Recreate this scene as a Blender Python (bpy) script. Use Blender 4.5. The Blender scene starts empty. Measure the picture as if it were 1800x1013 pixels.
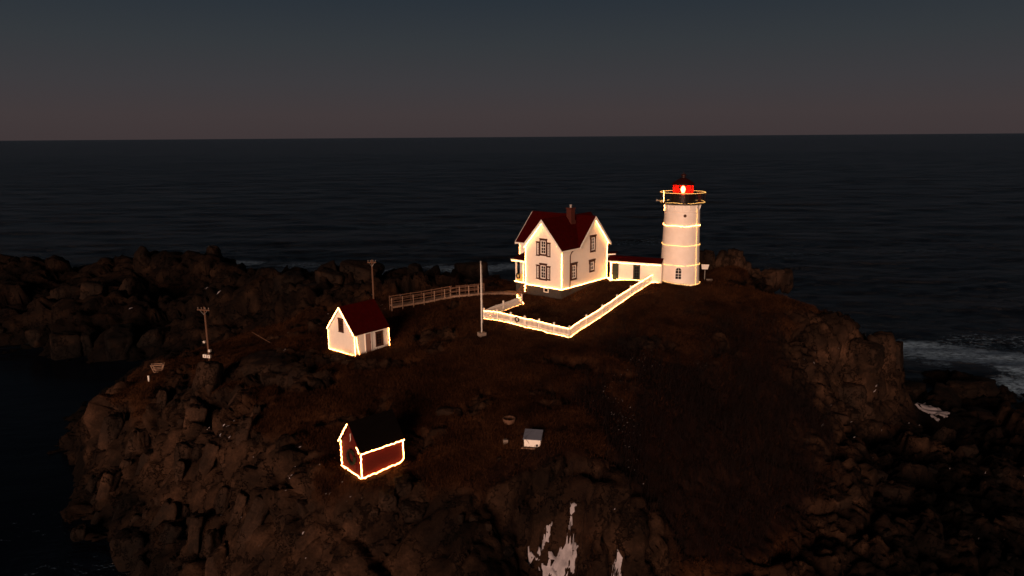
import bpy, bmesh, math, random
import numpy as np
from mathutils import Vector, Matrix
from mathutils.bvhtree import BVHTree

rng = np.random.default_rng(7)
random.seed(7)
sc = bpy.context.scene
col = sc.collection

# ------------------------------------------------------------------ camera
cd = bpy.data.cameras.new('camera'); cam = bpy.data.objects.new('camera', cd); col.objects.link(cam)
cd.sensor_width = 36.0; cd.lens = 36.0 * 1240 / 1800
cd.clip_start = 0.5; cd.clip_end = 200000
PITCH, ROLL = math.radians(12.0985), math.radians(0.4138)
r0 = Vector((1, 0, 0)); u0 = Vector((0, math.sin(PITCH), math.cos(PITCH))); f0 = Vector((0, math.cos(PITCH), -math.sin(PITCH)))
rr = r0 * math.cos(ROLL) - u0 * math.sin(ROLL); uu = r0 * math.sin(ROLL) + u0 * math.cos(ROLL)
m = Matrix.Identity(4)
for i in range(3):
    m[i][0] = rr[i]; m[i][1] = uu[i]; m[i][2] = -f0[i]
m[2][3] = 32.0
cam.matrix_world = m
sc.camera = cam

# ------------------------------------------------------------------ dusk sky
w = bpy.data.worlds.new('World'); sc.world = w; w.use_nodes = True
nt = w.node_tree; nt.nodes.clear()
out = nt.nodes.new('ShaderNodeOutputWorld'); bg = nt.nodes.new('ShaderNodeBackground')
tc = nt.nodes.new('ShaderNodeTexCoord'); sx = nt.nodes.new('ShaderNodeSeparateXYZ'); ramp = nt.nodes.new('ShaderNodeValToRGB')
nt.links.new(tc.outputs['Generated'], sx.inputs[0]); nt.links.new(sx.outputs[2], ramp.inputs[0])
nt.links.new(ramp.outputs[0], bg.inputs[0]); nt.links.new(bg.outputs[0], out.inputs[0])
def lin(r, g, b):
    f = lambda c: (c / 255 / 12.92) if c <= 10 else ((c / 255 + 0.055) / 1.055) ** 2.4
    return (f(r), f(g), f(b), 1)
cr = ramp.color_ramp
SKY = [(0.0, (63, 54, 55)), (0.03, (65, 57, 58)), (0.07, (60, 58, 61)), (0.12, (52, 56, 60)), (0.18, (41, 49, 57)), (0.45, (16, 23, 31)), (1.0, (7, 11, 16))]
while len(cr.elements) < len(SKY): cr.elements.new(0.5)
for e, (p, c) in zip(cr.elements, SKY):
    e.position = p; e.color = lin(*c)
bg.inputs[1].default_value = 1.0

# the afterglow left by the sunset behind the camera: broad, low and warm
SUN_EL, SUN_AZ = math.radians(8), math.radians(-14)     # azimuth measured from straight behind the camera towards its left
sd = bpy.data.lights.new('sun', 'SUN'); sun = bpy.data.objects.new('sun', sd); col.objects.link(sun)
sd.energy = 4.2; sd.angle = math.radians(26); sd.color = (1.0, 0.595, 0.41)
dirn = Vector((-math.sin(SUN_AZ) * math.cos(SUN_EL), math.cos(SUN_AZ) * math.cos(SUN_EL), -math.sin(SUN_EL)))
sun.rotation_euler = dirn.to_track_quat('-Z', 'Y').to_euler()
sun.location = (0, -20, 60)

sc.view_settings.view_transform = 'Standard'
sc.view_settings.look = 'None'
sc.view_settings.exposure = 0.0
sc.view_settings.gamma = 1.0
sc.render.engine = 'CYCLES'
sc.cycles.use_denoising = True
sc.cycles.max_bounces = 6
sc.cycles.sample_clamp_indirect = 4.0

# ------------------------------------------------------------------ material helpers
def mat(name, color, rough=0.7, metal=0.0, emit=None, estr=0, var=0.0, scale=3.0, bump=0.0, bscale=20.0, stretch=(1, 1, 1), color2=None, spec=0.2):
    mm = bpy.data.materials.new(name); mm.use_nodes = True
    t = mm.node_tree; b = t.nodes['Principled BSDF']
    b.inputs['Base Color'].default_value = (*color, 1); b.inputs['Roughness'].default_value = rough; b.inputs['Metallic'].default_value = metal; b.inputs['Specular IOR Level'].default_value = spec
    if emit:
        b.inputs['Emission Color'].default_value = (*emit, 1); b.inputs['Emission Strength'].default_value = estr
    if var or bump:
        tcn = t.nodes.new('ShaderNodeTexCoord'); mp = t.nodes.new('ShaderNodeMapping'); mp.inputs['Scale'].default_value = stretch
        t.links.new(tcn.outputs['Object'], mp.inputs[0])
    if var:
        n = t.nodes.new('ShaderNodeTexNoise'); n.inputs['Scale'].default_value = scale; n.inputs['Detail'].default_value = 6; n.inputs['Roughness'].default_value = 0.65
        t.links.new(mp.outputs[0], n.inputs['Vector'])
        mx = t.nodes.new('ShaderNodeMix'); mx.data_type = 'RGBA'
        mr = t.nodes.new('ShaderNodeMapRange'); mr.inputs[1].default_value = 0.3; mr.inputs[2].default_value = 0.7
        t.links.new(n.outputs['Fac'], mr.inputs[0]); t.links.new(mr.outputs[0], mx.inputs[0])
        c2 = color2 or tuple(c * (1 - var) for c in color)
        mx.inputs[6].default_value = (*color, 1); mx.inputs[7].default_value = (*c2, 1)
        t.links.new(mx.outputs[2], b.inputs['Base Color'])
    if bump:
        n2 = t.nodes.new('ShaderNodeTexNoise'); n2.inputs['Scale'].default_value = bscale; n2.inputs['Detail'].default_value = 5
        t.links.new(mp.outputs[0], n2.inputs['Vector'])
        bp = t.nodes.new('ShaderNodeBump'); bp.inputs['Strength'].default_value = bump; bp.inputs['Distance'].default_value = 0.05
        t.links.new(n2.outputs['Fac'], bp.inputs['Height']); t.links.new(bp.outputs[0], b.inputs['Normal'])
    return mm

def rows_mat(name, color, pitch, depth, axis='Z', rough=0.75, var=0.15, brick=None, mortar=None):
    """clapboard / shingle / brick courses: fine relief running along the surface"""
    mm = mat(name, color, rough, var=var, scale=2.5)
    t = mm.node_tree; b = t.nodes['Principled BSDF']
    tcn = [n for n in t.nodes if n.type == 'TEX_COORD'][0]
    wv = t.nodes.new('ShaderNodeTexWave'); wv.wave_type = 'BANDS'; wv.bands_direction = axis; wv.wave_profile = 'SAW'
    wv.inputs['Scale'].default_value = (2 * math.pi / 20) / pitch; wv.inputs['Distortion'].default_value = 0.15; wv.inputs['Detail'].default_value = 1
    t.links.new(tcn.outputs['Object'], wv.inputs['Vector'])
    bp = t.nodes.new('ShaderNodeBump'); bp.inputs['Strength'].default_value = 0.7; bp.inputs['Distance'].default_value = depth
    t.links.new(wv.outputs['Fac'], bp.inputs['Height']); t.links.new(bp.outputs[0], b.inputs['Normal'])
    return mm

M = {}
M['clapboard'] = rows_mat('white_clapboard', (0.80, 0.77, 0.71), 0.13, 0.012, var=0.08)
M['white'] = mat('white_paint', (0.78, 0.76, 0.72), 0.55, var=0.10, scale=2)
M['tower_white'] = mat('white_tower_paint', (0.80, 0.76, 0.71), 0.6, var=0.16, scale=0.9, bump=0.25, bscale=3, color2=(0.71, 0.65, 0.585))
M['roof_red'] = rows_mat('red_shingle', (0.036, 0.0010, 0.0008), 0.16, 0.02, var=0.35); M['roof_red'].node_tree.nodes['Principled BSDF'].inputs['Specular IOR Level'].default_value = 0.03
M['roof_dark'] = rows_mat('dark_shingle', (0.0035, 0.0024, 0.0022), 0.16, 0.02, var=0.3); M['roof_dark'].node_tree.nodes['Principled BSDF'].inputs['Specular IOR Level'].default_value = 0.03
M['brown'] = mat('dark_brown_trim', (0.055, 0.022, 0.014), 0.6, var=0.2)
M['foundation'] = mat('grey_foundation', (0.05, 0.046, 0.043), 0.9, var=0.4, bump=0.5, bscale=8)
M['brick_chimney'] = mat('chimney_brick', (0.065, 0.015, 0.010), 0.85, var=0.4, scale=8, bump=0.5, bscale=18)
M['lantern_red'] = mat('dark_red_lantern_roof', (0.022, 0.004, 0.003), 0.5, var=0.3)
M['glass'] = mat('window_glass', (0.012, 0.012, 0.014), 0.08)
M['green_door'] = mat('dark_green_door', (0.02, 0.03, 0.018), 0.6, var=0.2)
M['dark_metal'] = mat('black_iron', (0.018, 0.012, 0.011), 0.45, metal=0.3, var=0.3)
M['grey_metal'] = mat('galvanised_metal', (0.32, 0.31, 0.30), 0.5, metal=0.5, var=0.2)
M['yellow_wall'] = mat('pale_yellow_porch', (0.62, 0.50, 0.22), 0.7, var=0.1)
M['wood'] = mat('weathered_wood', (0.115, 0.062, 0.040), 0.85, var=0.4, scale=6, stretch=(1, 1, 0.2))
M['pale_wood'] = mat('pale_lumber', (0.26, 0.17, 0.12), 0.8, var=0.3, scale=5)
M['door_wood'] = mat('worn_door_wood', (0.33, 0.20, 0.16), 0.8, var=0.35, scale=4, stretch=(4, 4, 0.6))
M['concrete'] = mat('concrete', (0.22, 0.18, 0.155), 0.9, var=0.3, bump=0.4)
M['grey_lid'] = mat('grey_metal_lid', (0.12, 0.14, 0.19), 0.55, var=0.15)
M['wreath'] = mat('evergreen_needles', (0.012, 0.016, 0.008), 0.9, var=0.4, scale=15)
M['ribbon'] = mat('red_ribbon', (0.25, 0.01, 0.01), 0.6)
M['light'] = mat('warm_string_light', (0.8, 0.6, 0.3), 0.5, emit=(1.0, 0.54, 0.20), estr=11)
M['strand'] = mat('amber_halo_strand', (0.8, 0.4, 0.1), 0.5, emit=(1.0, 0.32, 0.06), estr=44)  # added glow that gives each string an orange halo
M['strand_dim'] = mat('dim_amber_halo_strand', (0.8, 0.4, 0.1), 0.5, emit=(1.0, 0.42, 0.08), estr=3)  # weaker added glow for the dim yellow strings
M['light_tower'] = mat('yellow_string_light', (0.8, 0.65, 0.3), 0.5, emit=(1.0, 0.55, 0.16), estr=3.0)
M['lens'] = mat('glowing_lens', (0.6, 0.3, 0.2), 0.3, emit=(1.0, 0.42, 0.24), estr=110)
M['snow'] = mat('old_snow', (0.34, 0.33, 0.37), 0.8, var=0.35, scale=1.6, bump=0.6, bscale=5)

mb = bpy.data.materials.new('red_brick'); mb.use_nodes = True; M['oil_brick'] = mb
t = mb.node_tree; b = t.nodes['Principled BSDF']; b.inputs['Roughness'].default_value = 0.85
tcn = t.nodes.new('ShaderNodeTexCoord'); br = t.nodes.new('ShaderNodeTexBrick'); sp = t.nodes.new('ShaderNodeSeparateXYZ'); cb = t.nodes.new('ShaderNodeCombineXYZ'); ad = t.nodes.new('ShaderNodeMath')
t.links.new(tcn.outputs['Object'], sp.inputs[0]); t.links.new(sp.outputs[0], ad.inputs[0]); t.links.new(sp.outputs[1], ad.inputs[1])
t.links.new(ad.outputs[0], cb.inputs[0]); t.links.new(sp.outputs[2], cb.inputs[1]); t.links.new(cb.outputs[0], br.inputs['Vector'])
br.inputs['Scale'].default_value = 1; br.inputs['Brick Width'].default_value = 0.22; br.inputs['Row Height'].default_value = 0.075; br.inputs['Mortar Size'].default_value = 0.008
br.inputs['Color1'].default_value = (0.085, 0.0055, 0.0045, 1); br.inputs['Color2'].default_value = (0.065, 0.0045, 0.0035, 1); br.inputs['Mortar'].default_value = (0.06, 0.014, 0.012, 1); b.inputs['Specular IOR Level'].default_value = 0.1
t.links.new(br.outputs['Color'], b.inputs['Base Color'])
bp = t.nodes.new('ShaderNodeBump'); bp.inputs['Strength'].default_value = 0.5; bp.inputs['Distance'].default_value = 0.01; bp.invert = True
t.links.new(br.outputs['Fac'], bp.inputs['Height']); t.links.new(bp.outputs[0], b.inputs['Normal'])

mr_ = bpy.data.materials.new('red_lantern_glass'); mr_.use_nodes = True; M['red_glass'] = mr_
t = mr_.node_tree; t.nodes.clear(); o_ = t.nodes.new('ShaderNodeOutputMaterial'); tr = t.nodes.new('ShaderNodeBsdfTransparent'); tl = t.nodes.new('ShaderNodeBsdfTranslucent'); mxs = t.nodes.new('ShaderNodeMixShader')
tr.inputs[0].default_value = (0.95, 0.10, 0.05, 1); tl.inputs[0].default_value = (0.70, 0.015, 0.008, 1); mxs.inputs[0].default_value = 0.28
t.links.new(tr.outputs[0], mxs.inputs[1]); t.links.new(tl.outputs[0], mxs.inputs[2]); t.links.new(mxs.outputs[0], o_.inputs[0])

# rock and turf
def rock_nodes(t, vec, dark=1.0):
    n1 = t.nodes.new('ShaderNodeTexNoise'); n1.inputs['Scale'].default_value = 0.35; n1.inputs['Detail'].default_value = 9; n1.inputs['Roughness'].default_value = 0.62
    t.links.new(vec, n1.inputs['Vector'])
    r1 = t.nodes.new('ShaderNodeValToRGB'); t.links.new(n1.outputs['Fac'], r1.inputs[0])
    es = r1.color_ramp.elements
    es[0].position = 0.30; es[0].color = (0.0045, 0.0028, 0.0021, 1)
    es[1].position = 0.72; es[1].color = (0.043, 0.0225, 0.0133, 1)
    e = es.new(0.5); e.color = (0.0140, 0.0076, 0.0048, 1)
    n2 = t.nodes.new('ShaderNodeTexNoise'); n2.inputs['Scale'].default_value = 6; n2.inputs['Detail'].default_value = 8; n2.inputs['Roughness'].default_value = 0.7
    t.links.new(vec, n2.inputs['Vector'])
    mx = t.nodes.new('ShaderNodeMix'); mx.data_type = 'RGBA'; mx.blend_type = 'MULTIPLY'; mx.inputs[0].default_value = 0.8
    r2 = t.nodes.new('ShaderNodeMapRange'); r2.inputs[1].default_value = 0.3; r2.inputs[2].default_value = 0.65; r2.inputs[3].default_value = 0.35; r2.inputs[4].default_value = 1.25
    t.links.new(n2.outputs['Fac'], r2.inputs[0]); t.links.new(r1.outputs[0], mx.inputs[6]); t.links.new(r2.outputs[0], mx.inputs[7])
    n4 = t.nodes.new('ShaderNodeTexNoise'); n4.inputs['Scale'].default_value = 0.07; n4.inputs['Detail'].default_value = 5; n4.inputs['Roughness'].default_value = 0.6
    t.links.new(vec, n4.inputs['Vector'])
    r4 = t.nodes.new('ShaderNodeMapRange'); r4.inputs[1].default_value = 0.36; r4.inputs[2].default_value = 0.62; r4.inputs[3].default_value = 0.55; r4.inputs[4].default_value = 1.6
    t.links.new(n4.outputs['Fac'], r4.inputs[0])
    # weed and wet rock between the tide marks
    sz = t.nodes.new('ShaderNodeSeparateXYZ'); t.links.new(vec, sz.inputs[0])
    zn = t.nodes.new('ShaderNodeMath'); zn.operation = 'MULTIPLY_ADD'; zn.inputs[1].default_value = 3.0; t.links.new(n1.outputs['Fac'], zn.inputs[0]); t.links.new(sz.outputs[2], zn.inputs[2])
    rz_ = t.nodes.new('ShaderNodeMapRange'); rz_.inputs[1].default_value = 3.0; rz_.inputs[2].default_value = 5.6; rz_.inputs[3].default_value = 0.28; rz_.inputs[4].default_value = 1.0
    t.links.new(zn.outputs[0], rz_.inputs[0])
    mu0 = t.nodes.new('ShaderNodeMath'); mu0.operation = 'MULTIPLY'; t.links.new(r4.outputs[0], mu0.inputs[0]); t.links.new(rz_.outputs[0], mu0.inputs[1])
    da = t.nodes.new('ShaderNodeAttribute'); da.attribute_name = 'ridge_shade'  # shade painted into the rock colour of the far ground
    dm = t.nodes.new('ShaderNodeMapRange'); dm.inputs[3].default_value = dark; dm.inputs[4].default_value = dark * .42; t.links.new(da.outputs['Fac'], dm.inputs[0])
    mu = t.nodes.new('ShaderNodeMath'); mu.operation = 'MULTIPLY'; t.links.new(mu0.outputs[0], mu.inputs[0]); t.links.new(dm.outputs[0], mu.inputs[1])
    mx0 = mx
    mx = t.nodes.new('ShaderNodeMix'); mx.data_type = 'RGBA'; mx.blend_type = 'MULTIPLY'; mx.inputs[0].default_value = 1.0
    t.links.new(mx0.outputs[2], mx.inputs[6]); t.links.new(mu.outputs[0], mx.inputs[7])
    bpn = t.nodes.new('ShaderNodeBump'); bpn.inputs['Strength'].default_value = 0.9; bpn.inputs['Distance'].default_value = 0.12
    n3 = t.nodes.new('ShaderNodeTexNoise'); n3.inputs['Scale'].default_value = 2.2; n3.inputs['Detail'].default_value = 9; n3.inputs['Roughness'].default_value = 0.65
    t.links.new(vec, n3.inputs['Vector']); t.links.new(n3.outputs['Fac'], bpn.inputs['Height'])
    mpv = t.nodes.new('ShaderNodeMapping'); mpv.inputs['Scale'].default_value = (1.1, 0.9, 0.34); mpv.inputs['Rotation'].default_value = (0.1, 0.3, 0.2)
    vo = t.nodes.new('ShaderNodeTexVoronoi'); vo.feature = 'DISTANCE_TO_EDGE'; vo.inputs['Scale'].default_value = 0.5
    wn_ = t.nodes.new('ShaderNodeVectorMath'); wn_.operation = 'MULTIPLY_ADD'; wn_.inputs[1].default_value = (2.2, 2.2, 2.2)
    t.links.new(n3.outputs['Color'], wn_.inputs[0]); t.links.new(vec, wn_.inputs[2])
    t.links.new(wn_.outputs[0], mpv.inputs[0]); t.links.new(mpv.outputs[0], vo.inputs['Vector'])
    rc = t.nodes.new('ShaderNodeMapRange'); rc.inputs[1].default_value = 0.0; rc.inputs[2].default_value = 0.035; t.links.new(vo.outputs['Distance'], rc.inputs[0])
    b0 = t.nodes.new('ShaderNodeBump'); b0.inputs['Strength'].default_value = 1.0; b0.inputs['Distance'].default_value = 0.25
    t.links.new(rc.outputs[0], b0.inputs['Height']); t.links.new(b0.outputs[0], bpn.inputs['Normal'])
    return mx.outputs[2], bpn.outputs[0]

for mname, key, dk in (('granite', 'rock', 1.0), ('ridge_shade', 'rock_shaded', .5)):  # the second is the same granite with shade put into its colour
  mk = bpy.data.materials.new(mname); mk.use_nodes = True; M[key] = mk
  t = mk.node_tree; b = t.nodes['Principled BSDF']; b.inputs['Roughness'].default_value = 0.85; b.inputs['Specular IOR Level'].default_value = 0.12
  gm = t.nodes.new('ShaderNodeNewGeometry'); oi = t.nodes.new('ShaderNodeObjectInfo')
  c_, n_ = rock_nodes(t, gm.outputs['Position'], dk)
  mx = t.nodes.new('ShaderNodeMix'); mx.data_type = 'RGBA'; mx.blend_type = 'MULTIPLY'; mx.inputs[0].default_value = 1.0
  rv = t.nodes.new('ShaderNodeMapRange'); rv.inputs[3].default_value = 0.6; rv.inputs[4].default_value = 1.3
  t.links.new(oi.outputs['Random'], rv.inputs[0]); t.links.new(c_, mx.inputs[6]); t.links.new(rv.outputs[0], mx.inputs[7])
  t.links.new(mx.outputs[2], b.inputs['Base Color']); t.links.new(n_, b.inputs['Normal'])

mt = bpy.data.materials.new('turf_and_ledge'); mt.use_nodes = True; M['terrain'] = mt
t = mt.node_tree; b = t.nodes['Principled BSDF']; b.inputs['Roughness'].default_value = 0.9; b.inputs['Specular IOR Level'].default_value = 0.08
gm = t.nodes.new('ShaderNodeNewGeometry')
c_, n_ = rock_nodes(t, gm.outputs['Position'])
at_ = t.nodes.new('ShaderNodeAttribute'); at_.attribute_name = 'rock'
ng = t.nodes.new('ShaderNodeTexNoise'); ng.inputs['Scale'].default_value = 0.24; ng.inputs['Detail'].default_value = 10; ng.inputs['Roughness'].default_value = 0.7
t.links.new(gm.outputs['Position'], ng.inputs['Vector'])
rg = t.nodes.new('ShaderNodeValToRGB'); t.links.new(ng.outputs['Fac'], rg.inputs[0])
rg.color_ramp.elements[0].position = 0.35; rg.color_ramp.elements[0].color = (0.0085, 0.0034, 0.0016, 1)
rg.color_ramp.elements[1].position = 0.68; rg.color_ramp.elements[1].color = (0.053, 0.0215, 0.0090, 1)
mx = t.nodes.new('ShaderNodeMix'); mx.data_type = 'RGBA'
ab = t.nodes.new('ShaderNodeAttribute'); ab.attribute_name = 'heath'
mh = t.nodes.new('ShaderNodeMix'); mh.data_type = 'RGBA'; mh.inputs[7].default_value = (0.0075, 0.0026, 0.0016, 1)
t.links.new(ab.outputs['Fac'], mh.inputs[0]); t.links.new(rg.outputs[0], mh.inputs[6])
t.links.new(at_.outputs['Fac'], mx.inputs[0]); t.links.new(mh.outputs[2], mx.inputs[6]); t.links.new(c_, mx.inputs[7])
t.links.new(mx.outputs[2], b.inputs['Base Color']); t.links.new(n_, b.inputs['Normal'])

mg = bpy.data.materials.new('dry_grass'); mg.use_nodes = True; M['grass'] = mg
t = mg.node_tree; b = t.nodes['Principled BSDF']; b.inputs['Roughness'].default_value = 0.8; b.inputs['Specular IOR Level'].default_value = 0.05
gm = t.nodes.new('ShaderNodeNewGeometry')
ng = t.nodes.new('ShaderNodeTexNoise'); ng.inputs['Scale'].default_value = 0.24; ng.inputs['Detail'].default_value = 12; ng.inputs['Roughness'].default_value = 0.75
t.links.new(gm.outputs['Position'], ng.inputs['Vector'])
rg = t.nodes.new('ShaderNodeValToRGB'); t.links.new(ng.outputs['Fac'], rg.inputs[0])
rg.color_ramp.elements[0].position = 0.35; rg.color_ramp.elements[0].color = (0.0065, 0.0025, 0.0012, 1)
rg.color_ramp.elements[1].position = 0.70; rg.color_ramp.elements[1].color = (0.053, 0.0215, 0.0090, 1)
t.links.new(rg.outputs[0], b.inputs['Base Color'])
M['twig'] = mat('reddish_twigs', (0.0065, 0.0018, 0.0013), 0.85, var=0.5, scale=0.6)

# ------------------------------------------------------------------ mesh helpers
class MB:
    def __init__(s): s.v = []; s.f = []
    def add(s, vs, fs):
        k = len(s.v); s.v += [tuple(p) for p in vs]; s.f += [tuple(i + k for i in f) for f in fs]; return s
    def box(s, x0, x1, y0, y1, z0, z1, fr=None):
        vs = [(x, y, z) for z in (z0, z1) for y in (y0, y1) for x in (x0, x1)]
        if fr: vs = [fr(*p) for p in vs]
        return s.add(vs, [(0, 2, 3, 1), (4, 5, 7, 6), (0, 1, 5, 4), (2, 6, 7, 3), (0, 4, 6, 2), (1, 3, 7, 5)])
    def prism(s, poly, ext, closed=True):
        """poly: list of 3-D points, ext: extrusion vector"""
        n = len(poly); e = Vector(ext)
        vs = [Vector(p) for p in poly] + [Vector(p) + e for p in poly]
        fs = [tuple(reversed(range(n))), tuple(range(n, 2 * n))] + [(i, (i + 1) % n, n + (i + 1) % n, n + i) for i in range(n)]
        return s.add(vs, fs)
    def tube(s, pts, r, n=8, cap=True):
        pts = [Vector(p) for p in pts]; rs = r if isinstance(r, (list, tuple)) else [r] * len(pts)
        vs = []; fs = []
        for i, p in enumerate(pts):
            d = (pts[min(i + 1, len(pts) - 1)] - pts[max(i - 1, 0)]).normalized()
            a = d.orthogonal().normalized() if abs(d.z) > 0.95 else d.cross(Vector((0, 0, 1))).normalized()
            if abs(d.z) > 0.95:
                a = (Vector((1, 0, 0)) - d * d.x).normalized()
            b_ = d.cross(a)
            for k in range(n):
                q = 2 * math.pi * k / n
                vs.append(p + (a * math.cos(q) + b_ * math.sin(q)) * rs[i])
        for i in range(len(pts) - 1):
            for k in range(n):
                fs.append((i * n + k, i * n + (k + 1) % n, (i + 1) * n + (k + 1) % n, (i + 1) * n + k))
        if cap: fs += [tuple(reversed(range(n))), tuple((len(pts) - 1) * n + k for k in range(n))]
        return s.add(vs, fs)
    def lathe(s, prof, n=24, c=(0, 0)):
        vs = []; fs = []
        for (r, z) in prof:
            for k in range(n):
                q = 2 * math.pi * k / n
                vs.append((c[0] + r * math.cos(q), c[1] + r * math.sin(q), z))
        for i in range(len(prof) - 1):
            for k in range(n):
                fs.append((i * n + k, i * n + (k + 1) % n, (i + 1) * n + (k + 1) % n, (i + 1) * n + k))
        fs += [tuple(reversed(range(n))), tuple((len(prof) - 1) * n + k for k in range(n))]
        return s.add(vs, fs)
    def build(s, name, m, parent=None, smooth=False, loc=None, rotz=0):
        me = bpy.data.meshes.new(name); me.from_pydata(s.v, [], s.f); me.validate()
        bmm = bmesh.new(); bmm.from_mesh(me); bmesh.ops.recalc_face_normals(bmm, faces=bmm.faces); bmm.to_mesh(me); bmm.free()
        if m: me.materials.append(m)
        if smooth: me.shade_smooth()
        o = bpy.data.objects.new(name, me); col.objects.link(o)
        if parent: o.parent = parent
        if loc is not None: o.location = loc
        o.rotation_euler.z = rotz
        return o

def smooth_angle(o, deg=35):
    me = o.data; me.shade_smooth()
    bmm = bmesh.new(); bmm.from_mesh(me)
    for e in bmm.edges:
        if len(e.link_faces) == 2 and e.calc_face_angle(0) > math.radians(deg): e.smooth = False
    bmm.to_mesh(me); bmm.free()

def tag(o, label=None, cat=None, group=None, kind=None):
    if label: o['label'] = label
    if cat: o['category'] = cat
    if group: o['group'] = group
    if kind: o['kind'] = kind
    return o
def thing(name, label, cat, loc, rotz=0, group=None):
    o = bpy.data.objects.new(name, None); col.objects.link(o); o.location = loc; o.rotation_euler.z = rotz
    o.empty_display_size = 0.3
    return tag(o, label, cat, group)
def copy_part(o, parent, loc, rotz=0):
    c = o.copy(); col.objects.link(c); c.parent = parent; c.location = loc; c.rotation_euler.z = rotz
    return c

# ------------------------------------------------------------------ noise in numpy
def h3(i, j, k, s=0):
    n = (i.astype(np.int64) * 374761393 + j.astype(np.int64) * 668265263 + k.astype(np.int64) * 2147483647 + s * 974634217) & 0xFFFFFFFF
    n = ((n ^ (n >> 13)) * 1274126177) & 0xFFFFFFFF
    n = ((n ^ (n >> 16)) * 2246822519) & 0xFFFFFFFF
    return ((n ^ (n >> 15)) & 0xFFFFFF) / float(0xFFFFFF)
def vnoise(P, s=0):
    I = np.floor(P).astype(np.int64); F = P - I; F = F * F * (3 - 2 * F); r = 0
    for dx in (0, 1):
        for dy in (0, 1):
            for dz in (0, 1):
                wgt = (F[:, 0] if dx else 1 - F[:, 0]) * (F[:, 1] if dy else 1 - F[:, 1]) * (F[:, 2] if dz else 1 - F[:, 2])
                r = r + wgt * h3(I[:, 0] + dx, I[:, 1] + dy, I[:, 2] + dz, s)
    return r
def fbm(P, oct=5, s=0):
    a, r, tot = 0.5, 0, 0
    for o in range(oct):
        r = r + a * vnoise(P * 2 ** o + 17.3 * o, s + o); tot += a; a *= 0.55
    return r / tot
def worley(P, s=0, facet=False):
    I = np.floor(P).astype(np.int64); f1 = np.full(len(P), 9.0); f2 = f1.copy(); hh = np.zeros(len(P)); best = P.copy()
    for dx in (-1, 0, 1):
        for dy in (-1, 0, 1):
            for dz in (-1, 0, 1):
                i, j, k = I[:, 0] + dx, I[:, 1] + dy, I[:, 2] + dz
                q = np.stack([i + h3(i, j, k, s), j + h3(i, j, k, s + 1), k + h3(i, j, k, s + 2)], 1)
                d = np.sqrt(((P - q) ** 2).sum(1))
                near = d < f1
                f2 = np.where(near, f1, np.minimum(f2, d)); hh = np.where(near, h3(i, j, k, s + 3), hh); best = np.where(near[:, None], q, best); f1 = np.where(near, d, f1)
    a_ = hh * 40.7 % 6.283; tl_ = (P - best) @ np.array([0, 0, .8]) * (hh * 7.3 % 1 - .3) + (P - best)[:, 0] * np.cos(a_) + (P - best)[:, 1] * np.sin(a_)
    return (f1, f2, hh, tl_) if facet else (f1, f2, hh)
def sstep(a, b, x):
    t_ = np.clip((x - a) / (b - a), 0, 1); return t_ * t_ * (3 - 2 * t_)

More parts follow.
